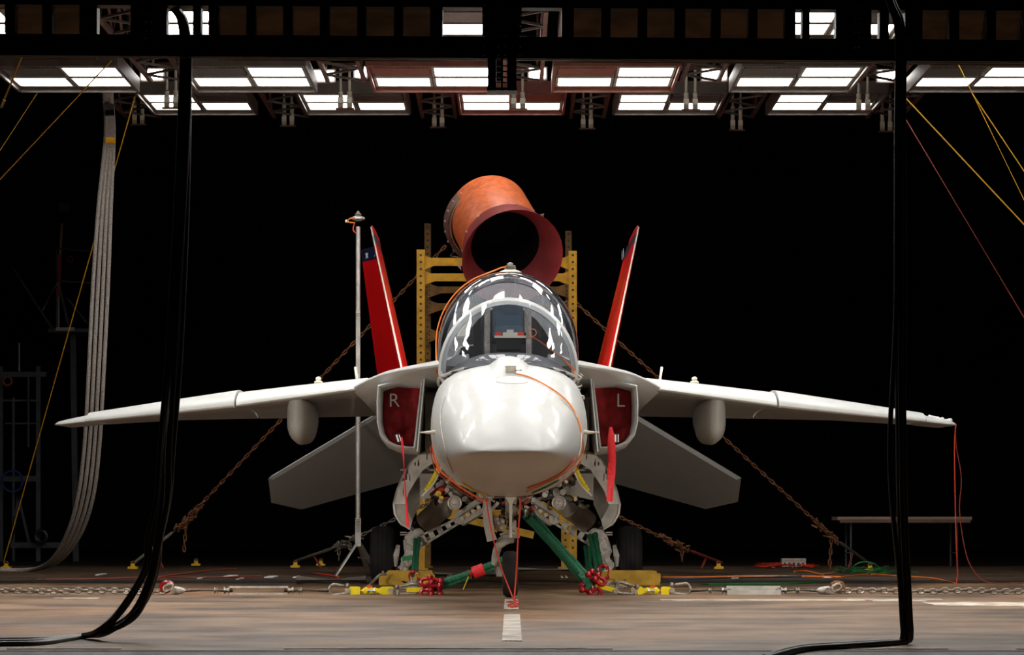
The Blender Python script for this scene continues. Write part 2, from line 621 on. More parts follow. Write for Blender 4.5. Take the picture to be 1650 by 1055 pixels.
def nozzles(px, pyb, Y, label, group, hh=.32, sep=.105, r=.033):
    b = W(px, pyb, Y)
    t = empty('hanging_nozzle_pair', b, label, 'nozzle', group)
    for s in (-1, 1):
        MB().tube([(s * sep / 2, 0, .01), (s * sep / 2, 0, .13), (s * sep / 2, 0, .15), (s * sep / 2, 0, hh), (s * sep / 2, 0, hh + .01), (s * sep / 2, 0, hh + .3)], [r * .95, r, r * .8, r * .9, r * .5, r * .5], 12).build('nozzle', 'cream', t)
    MB().box((0, 0, 0), (sep + .11, .08, .015)).build('base_plate', 'dim', t, smooth=False)
    MB().box((0, 0, hh + .3), (sep + .2, .12, .06)).build('bracket', 'dim', t, smooth=False)
    MB().bar((0, 0, hh + .3), (0, 0, 8.5 - b.z), .03).build('drop_rod', 'dim', t, smooth=False)


for i, px in enumerate((223, 464, 706, 946, 1187, 1428)):
    nozzles(px, 201 + i * 2.2, 35.8, 'pair of pale tubes hanging below the rear lamp trays, ' + ['first', 'second', 'third', 'fourth', 'fifth', 'sixth'][i] + ' from the left', 'tube pairs below the rear trays')
for i, px in enumerate((276, 556, 835, 1113, 1391)):
    nozzles(px, 174 + i * 1.2, 30.9, 'pair of pale tubes hanging against the lit rear lamps, ' + ['first', 'second', 'third', 'fourth', 'fifth'][i] + ' from the left', 'tube pairs below the front trays', .2)

# ------------------------------------------------------------------ black girder in the foreground
GY = 15.0
GS = GY / F
gt = empty('steel_girder', (0, GY, W(825, 95, GY).z), 'black steel girder with a row of window cells spanning the top of the opening', 'girder')
gt.rotation_euler = (0, -.0062 * -1, 0)


def gx(px):
    return (px - CX) * GS


def gz(py):
    return (95 - py) * GS


HW = 6.4
MB().box((0, 0, (gz(60) + gz(95)) / 2), (2 * HW, .03, gz(60) - gz(95))).build('bottom_chord', 'girder', gt, smooth=False)
MB().box((0, .02, gz(95) - .001), (2 * HW, .012, .006)).build('bottom_flange', 'tray', gt, smooth=False)
MB().box((0, 0, (gz(15) + gz(-30)) / 2), (2 * HW, .10, gz(-30) - gz(15))).build('top_chord', 'girder', gt, smooth=False)
cells = [(26, 70, 0), (86, 130, 0), (158, 212, 1), (270, 312, 1), (325, 337, 1), (353, 398, 0), (413, 457, 0), (472, 516, 0), (531, 576, 0), (590, 635, 0), (650, 693, 0), (713, 777, 1), (840, 905, 1),
         (924, 968, 0), (983, 1027, 0), (1042, 1086, 0), (1103, 1145, 0), (1160, 1205, 0), (1219, 1263, 0), (1280, 1291, 1), (1303, 1345, 1), (1402, 1415, 1), (1430, 1456, 1), (1484, 1527, 0), (1543, 1587, 0), (1602, 1646, 0)]
prev = 10
mb_z = (gz(15) + gz(60)) / 2
mb_h = gz(15) - gz(60)
for (a, b, op) in cells + [(1661, 1700, 0)]:
    MB().box(((gx(prev) + gx(a)) / 2, 0, mb_z), (gx(a) - gx(prev), .10, mb_h)).build('stud', 'girder', gt, smooth=False)
    prev = b
    if not op:
        MB().box(((gx(a) + gx(b)) / 2, .22, gz(44)), (gx(b) - gx(a) + .08, .02, .36), Matrix.Rotation(R(42), 3, 'X')).build('web_panel', 'board', gt, smooth=False)
        MB().box(((gx(a) + gx(b)) / 2, .03, gz(13.5)), (gx(b) - gx(a), .01, .005)).build('cell_edge', 'tray', gt, smooth=False)
bolt = MB().sphere((0, 0, 0), .005, 6, 4).build('bolt', 'steel', gt)
bolt.location = (gx(780), -.055, gz(12))
for (bx, by) in [(x, y) for x in (780, 803, 814, 838) for y in (28, 45, 62, 78, 92) if (x, y) != (780, 12)] + [(x, y) for x in (1376, 1382) for y in (10, 30, 52, 76)] + [(x, y) for x in (237, 246) for y in (30, 42, 56, 68)]:
    inst('bolt', bolt.data, gt, (gx(bx), -.055, gz(by)))
# post hanging below the girder
pt = empty('hanging_post', W(809, 148, GY + .05), 'black twin-plate steel post hanging from the girder above the duct', 'post')
PS = (GY + .05) / F
for a, b in ((786, 799.5), (817.5, 832)):
    MB().box((((a + b) / 2 - 809) * PS, 0, 26 * PS), ((b - a) * PS, .12, 54 * PS)).build('side_plate', 'girder', pt, smooth=False)
MB().box((0, 0, 26 * PS), (3.5 * PS, .12, 54 * PS)).build('middle_plate', 'girder', pt, smooth=False)
MB().box((0, 0, 1.5 * PS), (48 * PS, .14, 4 * PS)).build('foot_plate', 'girder', pt, smooth=False)
for a in (803, 813.5):
    for q in range(5):
        MB().box(((a - 809) * PS, .05, (8 + 9 * q) * PS), (7 * PS, .012, 2 * PS)).build('rung', 'girder', pt, smooth=False)

# ------------------------------------------------------------------ THE AIRCRAFT
JY = 20.0
jet = empty('jet_aircraft', (-.012, JY, 0), 'light grey twin-fin jet trainer with red tail fins, chained down nose towards the camera', 'aircraft', None, .0062)
bpy.context.view_layer.update()
JM = jet.matrix_world.copy()
JI = JM.inverted()


def J(px, py, Y):
    return JI @ W(px, py, Y)


# fuselage: y, half width, z of widest, z top, z bottom, exponent up, exponent down
FUS = [
    (0.00, .18, 1.213, 1.222, 1.205, 2.1, 2.1),
    (0.02, .235, 1.212, 1.250, 1.185, 2.05, 2.05),
    (0.08, .305, 1.211, 1.305, 1.145, 2.0, 2),
    (0.22, .39, 1.211, 1.395, 1.085, 2.1, 2),
    (0.50, .465, 1.218, 1.52, 1.020, 2.0, 2),
    (0.85, .53, 1.25, 1.64, .965, 2.05, 2.05),
    (1.25, .58, 1.32, 1.75, .93, 2.1, 2.1),
    (1.65, .63, 1.40, 1.85, .905, 2.2, 2.2),
    (2.00, .655, 1.45, 1.945, .895, 2.3, 2.25),
    (2.25, .66, 1.47, 2.005, .89, 2.4, 2.3),
    (2.60, .665, 1.48, 2.03, .89, 2.7, 2.3),
    (3.00, .665, 1.50, 2.03, .89, 3.2, 2.3),
    (3.60, .665, 1.52, 2.03, .90, 3.6, 2.3),
    (4.50, .665, 1.52, 2.05, .92, 3.6, 2.3),
    (6.00, .70, 1.52, 2.10, .98, 3.2, 2.3),
    (6.80, .80, 1.52, 2.25, 1.02, 2.6, 2.4),
    (8.00, .95, 1.52, 2.35, 1.06, 2.4, 2.6),
    (10.0, 1.0, 1.55, 2.25, 1.12, 2.4, 2.6),
    (12.0, .95, 1.60, 2.15, 1.18, 2.4, 2.4),
    (13.6, .62, 1.65, 2.05, 1.25, 2.2, 2.2),
    (14.3, .48, 1.66, 2.00, 1.32, 2, 2),
]
NS = 64
ys = []
for a, b in zip(FUS, FUS[1:]):
    n = max(1, int((b[0] - a[0]) / .12))
    n = min(n, 8)
    ys += [a[0] + (b[0] - a[0]) * i / n for i in range(n)]
ys.append(FUS[-1][0])


def fsec(y):
    wd, zw, zt, zb, nu, nd = lerp_tab(FUS, y)
    pts = []
    for k in range(NS):
        t = 2 * PI * k / NS
        c, s_ = math.cos(t), math.sin(t)
        e = nu if s_ > 0 else nd
        hh = (zt - zw) if s_ > 0 else (zw - zb)
        x = wd * math.copysign(abs(c) ** (2 / e), c)
        z = zw + hh * math.copysign(abs(s_) ** (2 / e), s_)
        pts.append(Vector((x, y, z)))
    return pts


mb = MB()
rings = [fsec(y) for y in ys]
base = 0
vs = [p for rg in rings for p in rg]
fs = []
for i in range(len(rings) - 1):
    ym = (ys[i] + ys[i + 1]) / 2
    for k in range(NS):
        k2 = (k + 1) % NS
        pts4 = (rings[i][k], rings[i][k2])
        if 2.75 < ym < 5.9 and all(p.z > 1.9 and abs(p.x) < .53 for p in pts4):
            continue                                   # the cockpit opening
        fs.append((i * NS + k, i * NS + k2, (i + 1) * NS + k2, (i + 1) * NS + k))
fs.append(tuple(range(NS - 1, -1, -1)))
fs.append(tuple((len(rings) - 1) * NS + k for k in range(NS)))
mb.add(vs, fs)
fus = mb.build('fuselage', 'paint', jet, angle=60)
bvh = BVHTree.FromPolygons([Vector(v) for v in mb.v], mb.f)
nozzle = MB().tube([(0, 14.2, 1.66), (0, 14.9, 1.66)], [.5, .4], 24).build('engine_nozzle', 'strut', jet)


def surf(px, py, off=.012):
    o = JI @ Vector((0, 0, CH))
    d = (JI @ W(px, py, 30)) - o
    hit = bvh.ray_cast(o, d.normalized())
    if hit[0] is None:
        return None
    return hit[0] + hit[1].normalized() * off * (-1 if hit[1].dot(d) > 0 else 1)


# spine behind the canopy
mb = MB()
rg = []
for y, wd, zt in ((5.9, .50, 2.75), (6.6, .50, 2.80), (7.5, .48, 2.68), (9, .42, 2.5), (11, .32, 2.3), (12.6, .15, 2.15)):
    rg.append([Vector((wd * math.cos(t), y, 1.95 + (zt - 1.95) * math.sin(t))) for t in [PI * k / 16 for k in range(17)]])
mb.loft(rg, True)
mb.build('dorsal_spine', 'paint', jet, angle=60)
MB().loft([[Vector((.53 * math.cos(t), y, 1.93 + .86 * math.sin(t))) for t in [PI * k / 16 for k in range(17)]] for y in (5.86, 5.89)]).build('rear_bulkhead', 'black', jet, angle=60)

# cockpit
ck = MB()
ck.box((0, 4.35, 1.25), (1.04, 3.1, .02)).box((-.52, 4.35, 1.6), (.02, 3.1, .74)).box((.52, 4.35, 1.6), (.02, 3.1, .74)).box((0, 5.9, 1.7), (1.04, .02, .9)).box((0, 2.82, 1.6), (1.04, .02, .74))
tub = ck.build('cockpit_tub', 'seat', jet, smooth=False)
mb = MB()
rg = []
for y, z in ((2.30, 2.02), (2.6, 2.075), (2.9, 2.10), (3.15, 2.12), (3.17, 1.9)):
    hw = .2 + .32 * min(1, (y - 2.3) / .45)
    rg.append([Vector((hw * c, y, (z if z > 1.95 else z) + (.0 if z < 1.95 else .04 * (1 - c * c)) - (.12 * abs(c) ** 3))) for c in [-1 + k / 6 for k in range(13)]])
mb.loft(rg, False, False)
mb.build('glareshield', 'black', jet)
# nose hump ahead of the windshield
mb = MB()
rg = []
for i in range(7):
    y = 1.75 + i * .12
    hh = .085 * math.sin(PI * min(1, (i + .3) / 6.6) * .62)
    zt = lerp_tab(FUS, y)[2]
    rg.append([Vector((.27 * c, y, zt - .035 - .13 * c * c * c * c + hh * (1 + math.cos(PI * c)) / 2 + .02)) for c in [-1 + k / 8 for k in range(17)]])
mb.loft(rg, False, False)
mb.build('nose_hump', 'paint', jet, angle=70)

# glass sections: y, half width, base z, shoulder z, top z
GL = [(2.22, .10, 2.00, 2.005, 2.03), (2.30, .24, 1.995, 2.01, 2.10), (2.45, .38, 1.985, 2.00, 2.21), (2.65, .49, 1.965, 1.985, 2.34), (2.9, .565, 1.95, 1.98, 2.495), (3.12, .605, 1.945, 1.98, 2.625),
      (3.5, .63, 1.945, 2.08, 2.79), (3.9, .642, 1.945, 2.22, 2.92), (4.3, .648, 1.945, 2.30, 2.985), (4.7, .648, 1.945, 2.32, 3.0), (5.2, .64, 1.95, 2.28, 2.985), (5.8, .61, 1.97, 2.2, 2.93), (6.4, .55, 2.0, 2.15, 2.84), (6.9, .48, 2.05, 2.15, 2.74)]


def gsec(y, grow=0.0):
    wd, zb, zs, zt = lerp_tab(GL, y)
    wd += grow
    zt += grow
    pts = [Vector((-wd + .012, y, zb)), Vector((-wd, y, (zb + zs) / 2))]
    for k in range(25):
        t = PI - PI * k / 24
        pts.append(Vector((wd * math.cos(t), y, zs + (zt - zs) * math.sin(t))))
    pts += [Vector((wd, y, (zb + zs) / 2)), Vector((wd - .012, y, zb))]
    return pts


def gsmooth(y):                                        # smoothed sampling so reflections do not facet
    s0 = [gsec(y + d) for d in (-.18, -.09, 0, .09, .18)]
    out = []
    for i in range(len(s0[0])):
        p = sum((s[i] * wt for s, wt in zip(s0, (.12, .22, .32, .22, .12))), Vector())
        p.y = y
        out.append(p)
    return out


ws = MB()
yy = [2.22, 2.25, 2.30, 2.37, 2.45, 2.55, 2.65, 2.75, 2.85, 2.95, 3.05, 3.12]
ws.loft([gsec(y) for y in yy], False, False)
ws.build('windshield', 'glass', jet, angle=180)
cn = MB()
n = 36
cn.loft([gsmooth(3.14 + (6.9 - 3.14) * i / n) if 3.3 < 3.14 + (6.9 - 3.14) * i / n < 6.7 else gsec(3.14 + (6.9 - 3.14) * i / n) for i in range(n + 1)], False, False)
cn.build('canopy', 'glass', jet, angle=180)


def hoop(y, th, dy, grow, name, m='paint', lean=0):
    a, b = gsec(y, grow), gsec(y, grow - th)
    mb = MB()
    rgs = []
    for p, q in zip(a, b):
        rgs.append([Vector((p.x, p.y - dy * .1, p.z)), Vector((p.x, p.y + dy / 2, p.z)), Vector((q.x, q.y + dy / 2, q.z)), Vector((q.x, q.y - dy * .9, q.z))])
    mb.loft(rgs)
    return mb.build(name, m, jet, angle=50)


hoop(3.13, .065, .07, .012, 'windshield_bow')
hoop(5.0, .04, .05, -.01, 'canopy_frame', 'black')
hoop(6.9, .08, .06, .01, 'canopy_frame', 'paint')
# sill rails
for s in (-1, 1):
    pts = []
    for i in range(20):
        y = 2.24 + i * .245
        q = gsec(y)
        p = q[0] if s < 0 else q[-1]
        pts.append(p + Vector((s * .004, 0, -.005)))
    MB().tube(pts, .014, 8).build('canopy_sill', 'paint', jet)
    MB().tube([Vector((s * .60, 3.05, 1.98)), Vector((s * .575, 2.98, 1.90)), Vector((s * .55, 2.92, 1.86))], .016, 8).build('hinge_strut', 'steel', jet)
# windshield base lip
pts = [gsec(y)[0] for y in reversed(yy)] + [gsec(y)[-1] for y in yy]
MB().tube([p + Vector((0, 0, -.008)) for p in pts], .010, 6).build('windshield_seal', 'black', jet)

# seats and things behind the glass
for y, z in ((4.05, 2.45), (5.3, 2.60)):
    st = MB()
    st.box((0, y + .12, z - .6), (.46, .14, 1.1)).box((0, y - .2, z - 1.0), (.46, .5, .16))
    so = st.build('ejection_seat', 'seat', jet, smooth=False)
    MB().box((0, y, z + .05), (.28, .12, .26)).build('headrest', 'bluegrey', so, smooth=False)
    for s in (-1, 1):
        MB().bar((s * .19, y + .05, z - .5), (s * .19, y + .05, z + .18), .05, .08).build('seat_rail', 'steel', so, smooth=False)
        MB().tube([(s * .08, y - .07, z - .1), (s * .12, y - .09, z - .4), (s * .14, y - .12, z - .6)], .02, 6).build('harness', 'seat', so)
hudc = J(820, 520, 23.35)
hd = MB()
hd.box(hudc + Vector((.0, .02, -.155)), (.30, .2, .05)).box(hudc + Vector((0, .02, -.20)), (.22, .3, .09))
hdo = hd.build('head_up_display', 'black', jet, smooth=False)
MB().slab([hudc + Vector(p) for p in ((-.13, -.02, -.10), (.13, -.02, -.10), (.115, .05, .07), (-.115, .05, .07))], (0, .008, 0)).build('combiner_glass', 'hud', hdo, smooth=False)
for s in (-1, 1):
    MB().bar(hudc + Vector((s * .135, -.02, -.13)), hudc + Vector((s * .12, .05, .07)), .008, .02).build('combiner_frame', 'seat', hdo, smooth=False)
c = J(822, 541, 23.3)
ins = empty('cockpit_instrument', c, None, None)
ins.parent = jet
MB().box((0, 0, -.012), (.28, .12, .02)).box((0, .02, .012), (.13, .10, .035)).box((0, .02, .04), (.06, .06, .03)).build('instrument_box', 'cream', ins, smooth=False)
MB().box((-.105, 0, .015), (.05, .05, .04)).box((.09, 0, .015), (.06, .05, .035)).build('connector', 'redcord', ins, smooth=False)
MB().ring(J(858, 536, 23.25), (0, 1, 0), .033, .004, 24, 6).build('cable_loop', 'orange', jet)
for dx in (0, .015):
    MB().tube(smooth_path([J(836, 541, 23.3), J(850, 544, 23.25), J(862, 545, 23.25), J(885, 561, 23.15), J(905, 577, 23.1), J(920, 592, 23.0) + Vector((dx, 0, 0)), J(927, 603, 22.95)]), .005, 6).build('canopy_cable', 'orange', jet)
MB().tube(smooth_path([J(728, 583, 23.4), J(735, 568, 23.4), J(745, 558, 23.4), J(763, 556, 23.4)]), .006, 6).build('grab_handle', 'cream', jet)
for px, py in ((727, 578), (735, 580), (742, 577)):
    MB().sphere(J(px, py, 23.5), .02, 8, 6).build('cockpit_fitting', 'steel', jet)
# white test card inside the windshield
MB().slab([J(736, 542, 23.3), J(756, 542, 23.3), J(756, 516, 23.4), J(738, 530, 23.4)], (0, .01, 0)).build('cockpit_card', 'cream', jet, smooth=False)

# sensor on top of the canopy
c = J(822, 439, 24.6)
sp = MB()
sp.tube([c + Vector((0, 0, z)) for z in (-.02, .0, .012, .025, .026)], [.115, .11, .09, .055, .035], 20)
so = sp.build('canopy_sensor', 'cream', jet)
MB().tube([c + Vector((0, 0, z)) for z in (.025, .04, .045, .065, .07, .085, .095)], [.03, .048, .024, .05, .026, .03, .004], 16).build('sensor_head', 'steel', so)
for s in (-1, 1):
    MB().cyl(c + Vector((s * .045, 0, .01)), c + Vector((s * .045, 0, .055)), .008, 8).build('sensor_pin', 'steel', so)
pth = [c + Vector((-.03, -.02, .05)), c + Vector((-.08, -.02, .045)), c + Vector((-.14, -.02, .02))]
for k in range(8):
    t = PI / 2 + .30 + k * .17
    wd, zb, zs, zt = lerp_tab(GL, 4.4)
    pth.append(Vector(((wd + .012) * math.cos(t), 4.4 - .03 * k, zs + (zt - zs + .012) * math.sin(t))))
pth += [Vector((-.655, 4.05, 2.15)), Vector((-.64, 3.7, 1.98))]
MB().tube(smooth_path(pth, 5), .007, 6).build('sensor_cable', 'orange', jet)

# nose top probe housing and oval plate
p = surf(823, 602, 0)
if p:
    pb = MB()
    pb.tube([p + Vector((0, 0, -.03)), p + Vector((0, 0, .05)), p + Vector((0, 0, .065)), p + Vector((0, 0, .07))], [.046, .044, .05, .02], 18)
    pbo = pb.build('nose_sensor', 'cream', jet)
    MB().tube([p + Vector((.04, -.02, .03)), p + Vector((.09, -.02, .028))], .008, 8).build('sensor_plug', 'strut', pbo)
p = surf(825, 613, .004)
if p:
    mb = MB()
    rg = []
    for sc, dz in ((1, -.02), (1, .006), (.9, .012), (.5, .016), (.05, .017)):
        ring_ = []
        for k in range(24):
            t = 2 * PI * k / 24
            q = Vector((p.x + .13 * sc * math.cos(t), p.y + .13 * sc * math.sin(t), 0))
            hit = bvh.ray_cast(Vector((q.x, q.y, 3)), Vector((0, 0, -1)))
            ring_.append(Vector((q.x, q.y, (hit[0].z if hit[0] else p.z) + dz)))
        rg.append(ring_)
    mb.loft(rg).build('nose_plate', 'white', jet)

# cables taped over the nose skin
def skin_cable(pix, r, m, name='skin_cable', off=.010):
    pts = []
    dense = smooth_path([Vector((a, b, 0)) for a, b in pix], 6)
    for q in dense:
        h = surf(q.x, q.y, off)
        if h is not None:
            pts.append(h)
    if len(pts) > 2:
        out = [pts[0]]
        for q in pts[1:]:
            if (q - out[-1]).length < .6:
                out.append(q)
        return MB().tube(out, r, 6).build(name, m, jet)


skin_cable([(830, 603), (855, 610), (882, 624), (905, 640), (920, 657), (931, 680), (936, 705), (938, 725), (930, 742), (915, 756), (895, 768), (870, 780), (848, 790)], .007, 'orange')
skin_cable([(900, 640), (925, 668), (934, 690), (934, 720), (926, 745)], .005, 'cream')
skin_cable([(716, 612), (710, 628), (705, 648), (701, 672), (700, 695), (702, 718), (707, 738), (716, 757), (728, 771)], .0075, 'orange')
skin_cable([(718, 640), (711, 665), (714, 700), (722, 735), (731, 760)], .004, 'steel')
skin_cable([(745, 775), (765, 788), (785, 796)], .008, 'yellow')
skin_cable([(899, 772), (880, 782), (858, 792)], .008, 'greencord')
skin_cable([(926, 737), (905, 758), (880, 772), (850, 784)], .006, 'redcord')
for s in (-1, 1):
    # air data vanes on the nose sides
    c = Vector((s * .60, 1.5, 1.402))
    mb = MB().tube([c + Vector((-s * .10, 0, 0)), c + Vector((s * .0, 0, .004)), c + Vector((s * .05, 0, 0)), c + Vector((s * .135, 0, 0))], [.008, .022, .015, .004], 10)
    mb.build('air_data_probe', 'cream', jet)
    MB().tube([c + Vector((-s * .01, 0, .0)), c + Vector((-s * .01, -.02, .045))], [.008, .002], 6).build('vane', 'cream', jet)
# cluster of plugs at the right canopy sill
for k in range(9):
    a = J(927 + random.uniform(-6, 10), 612 + random.uniform(-6, 22), 22.75)
    b = a + Vector((random.uniform(-.05, .05), random.uniform(-.02, .02), random.uniform(-.07, .05)))
    MB().tube([a, (a + b) / 2 + Vector((.02, -.02, 0)), b], .007, 6).build('plug_lead', random.choice(['cream', 'steel', 'black', 'cream']), jet)

# strakes (leading edge extensions), intakes, wings, fins, stabilisers: mirrored
LER = [(.58, 3.2, 2.06, 2.035), (.75, 3.75, 2.068, 2.045), (1.0, 4.45, 2.072, 2.045), (1.20, 5.0, 2.06, 1.985), (1.37, 5.55, 2.03, 1.955), (1.515, 6.0, 1.99, 1.92), (1.56, 6.6, 2.0, 1.9), (1.56, 8.0, 2.03, 1.88), (1.56, 9.8, 1.95, 1.85)]
IN0 = [(.79, 2.075), (1.0, 2.02), (1.232, 1.965), (1.243, 1.80), (1.24, 1.614), (1.215, 1.50), (1.155, 1.42), (1.06, 1.378), (.96, 1.362), (.875, 1.357), (.862, 1.45), (.835, 1.70), (.81, 1.9)]


def shrink(poly, d):
    cx = sum(p[0] for p in poly) / len(poly)
    cz = sum(p[1] for p in poly) / len(poly)
    out = []
    for x, z in poly:
        hx, hz = (x - cx) / .23, (z - cz) / .36
        out.append((cx + (x - cx) * (1 - d / .23), cz + (z - cz) * (1 - d / .36)))
    return out


for s in (-1, 1):
    side = 'right' if s < 0 else 'left'
    # strake
    mb = MB()
    rg = []
    for x, y, z, zb in LER:
        x0 = .35
        rg.append([Vector((s * a, y, b)) for a, b in ((x0, z + .09), ((x0 + x) / 2, z + .075), (x - .06, z + .040), (x - .014, z + .024), (x, z + .002), (x - .008, z - .014), (x - .10, min(zb + .01, z - .02)), ((x0 + x) / 2, zb), (x0, zb))])
    mb.loft(rg)
    mb.build('wing_root_strake', 'paint', jet, angle=50)
    # intake cowl: outer skin, lip and inner duct
    mb = MB()
    outer = [(4.98, IN0), (5.3, shrink(IN0, -.012)), (6.4, [(x * 1.02, z) for x, z in shrink(IN0, -.02)]), (9.5, [(x * 1.0, z + .02) for x, z in IN0]), (12.5, [(x * .85, z + .08) for x, z in IN0])]
    inner = [(4.99, shrink(IN0, .028)), (5.2, shrink(IN0, .034)), (6.2, shrink(IN0, .05))]
    seq = list(reversed(outer)) + [(4.955, shrink(IN0, .012))] + inner
    mb.loft([[Vector((s * x, y, z)) for x, z in pl] for y, pl in seq])
    mb.build('intake_cowl', 'paint', jet, angle=45)
    # splitter plate standing off the fuselage
    mb = MB().slab([Vector((s * a, b, c_)) for a, b, c_ in ((.775, 4.75, 2.05), (.845, 4.75, 1.33), (.845, 5.4, 1.33), (.775, 5.4, 2.05))], (s * .012, 0, 0))
    mb.build('splitter_plate', 'paint', jet, smooth=False)
    MB().box((s * .70, 5.6, 1.62), (.18, .5, .5)).build('diverter', 'bay', jet, smooth=False)

    # wing
    def wsec(x, yl, zl, zt, ch, fl):
        H = zt - zl
        prof = [(0, .06), (.003, .22), (.012, .36), (.04, .54), (.09, .76), (.15, .93), (.24, 1.0), (.42, .98), (.62, .82), (.82, .58), (1, .36),
                (1, .32), (.82, .30), (.62, .22), (.42, .16), (.25, .10), (.12, .03), (.05, -.03), (.015, -.05), (.004, -.02)]
        return [Vector((s * x, yl + u * ch, zl + v * H - fl * max(0, u - .72) / .28)) for u, v in prof]
    mb = MB().loft([wsec(*q) for q in [(1.40, 5.93, 1.975, 2.125, 3.9, .15), (1.55, 6.02, 1.965, 2.115, 3.75, .16), (2.15, 6.35, 1.900, 2.065, 3.2, .12), (2.745, 6.68, 1.838, 2.010, 2.75, .08)]])
    wg = mb.build('wing', 'paint', jet, angle=40)
    mb = MB().loft([wsec(*q) for q in [(2.76, 6.60, 1.830, 2.030, 2.8, .08), (3.6, 7.08, 1.768, 1.925, 2.1, .03), (4.40, 7.55, 1.712, 1.822, 1.55, .01)]])
    mb.build('outer_panel', 'paint', wg, angle=40)
    mb = MB().loft([wsec(*q) for q in [(4.415, 7.62, 1.713, 1.800, 1.5, 0), (4.66, 7.76, 1.692, 1.755, 1.35, 0), (4.76, 7.86, 1.688, 1.735, 1.2, 0), (4.80, 8.0, 1.69, 1.72, .95, 0)]])
    mb.build('wing_tip', 'paint', wg, angle=40)
    # vertical seam between the wing panels
    # flap track pod
    mb = MB()
    rg = []
    for y, a, zb in ((6.88, .02, 1.66), (6.92, .07, 1.585), (7.02, .10, 1.52), (7.2, .118, 1.485), (7.6, .124, 1.47), (8.4, .115, 1.50), (9.4, .06, 1.68), (9.9, .02, 1.8)):
        ring_ = []
        for k in range(20):
            t = 2 * PI * k / 20
            zt = 1.93
            hh = (zt - zb)
            zc = zb + a * 1.7
            if math.sin(t) < 0:
                ring_.append(Vector((s * (2.15 + a * math.cos(t)), y, zc + a * 1.7 * math.sin(t))))
            else:
                ring_.append(Vector((s * (2.15 + a * math.copysign(abs(math.cos(t)) ** .35, math.cos(t))), y, zc + (zt - zc) * math.sin(t) ** .6)))
        rg.append(ring_)
    mb.loft(rg)
    pd = mb.build('actuator_pod', 'paint', wg, angle=60)
    MB().bar((s * (2.15 - .07), 6.99, 1.60), (s * (2.15 - .07), 6.99, 1.86), .008).build('pod_seam', 'bay', pd, smooth=False)
    # knob sensor and blade aerial on the wing top
    zt = 2.06
    kp = J(816 + s * 303, 616, 26.9)
    kp.x = s * abs(kp.x)
    mb = MB().tube([kp + Vector((0, 0, z)) for z in (-.05, .0, .012, .02, .035, .055, .06)], [.045, .045, .04, .022, .03, .022, .004], 14)
    mb.build('wing_sensor', 'cream', wg)
    bp = J(818 + s * 246, 616, 26.6)
    bp.x = s * abs(bp.x)
    mb = MB().slab([bp + Vector(v) for v in ((-.02 * s, -.14, -.04), (-.02 * s, .10, -.04), (.01 * s, .12, .165), (.01 * s, .02, .15), (-.015 * s, -.10, .06))], (.02, 0, 0))
    mb.build('blade_aerial', 'cream', wg, smooth=False)

    # tail fin
    hinge_b, hinge_t = Vector((s * 1.13, 13.6, 2.1)), Vector((s * 1.60, 13.6, 4.22))
    le_b, le_t = Vector((s * 1.11, 9.75, 2.1)), Vector((s * 1.628, 12.0, 4.24))

    def finblock(a, b, c_, d, th0, th1, y=None):
        # a,b leading bottom/top ; c_,d trailing bottom/top
        nrm = Vector((s, 0, -.24)).normalized()
        rgs = []
        for p, q, t in ((a, c_, th0), (b, d, th1)):
            pr = [(0, 0), (.015, .35), (.08, .75), (.35, 1), (1, .35), (1, -.35), (.35, -1), (.08, -.75), (.015, -.35)]
            rgs.append([p + (q - p) * u + nrm * v * t / 2 for u, v in pr])
        return MB().loft(rgs)

    def cut(p, q, z):
        t = (z - p.z) / (q.z - p.z)
        return p + (q - p) * t
    zs = (2.1, 4.03, 4.155, 4.22)
    fin = finblock(cut(le_b, le_t, 2.1), cut(le_b, le_t, 4.03), cut(hinge_b, hinge_t, 2.1), cut(hinge_b, hinge_t, 4.03), .11, .06).build('tail_fin', 'red', jet, angle=35)
    finblock(cut(le_b, le_t, 4.03), cut(le_b, le_t, 4.155), cut(hinge_b, hinge_t, 4.03), cut(hinge_b, hinge_t, 4.155), .062, .058).build('navy_band', 'navy', fin, angle=35)
    finblock(cut(le_b, le_t, 4.155), le_t + Vector((0, .15, .04)), cut(hinge_b, hinge_t, 4.155), hinge_t + Vector((0, 0, .04)), .058, .03).build('fin_cap', 'red', fin, angle=35)
    MB().tube([le_b.lerp(le_t, u) + Vector((0, -.002, 0)) for u in (0, .5, 1)], [.013, .011, .008], 8).build('leading_edge_glint', 'cream', fin)  # thin pale tube standing in for the lamp reflection along the edge
    # rudder: on the aircraft's right it is swung outward
    if s < 0:
        rb, rt = Vector((-1.62, 14.2, 2.42)), Vector((-1.86, 14.2, 4.19))
    else:
        rb, rt = Vector((1.15, 14.3, 2.42)), Vector((1.58, 14.3, 4.16))
    hb, ht = cut(hinge_b, hinge_t, 2.42), cut(hinge_b, hinge_t, 4.19)
    zc_ = 4.03
    rd = finblock(hb, cut(hb, ht, zc_), rb, cut(rb, rt, zc_), .06, .04).build('rudder', 'red', fin, angle=35)
    finblock(cut(hb, ht, zc_), ht, cut(rb, rt, zc_), rt, .042, .038).build('rudder_band', 'navy', fin, angle=35)
    # stars on the band of the rudder
    A, B = cut(hb, ht, zc_), cut(rb, rt, zc_)
    for u in ((.28, .70) if s < 0 else (.3, .7)):
        cc = A + (B - A) * u + Vector((0, 0, .075))
        ex = (B - A).normalized()
        ez = Vector((0, 0, 1))
        nn = ex.cross(ez).normalized()
        if nn.y > 0:
            nn = -nn
        star = []
        for k in range(10):
            rr = .066 if k % 2 == 0 else .027
            t = PI / 2 + k * PI / 5
            star.append(cc + ex * rr * math.cos(t) + ez * rr * math.sin(t) + nn * .022)
        MB().slab(star, nn * .004).build('star', 'white', fin, smooth=False)

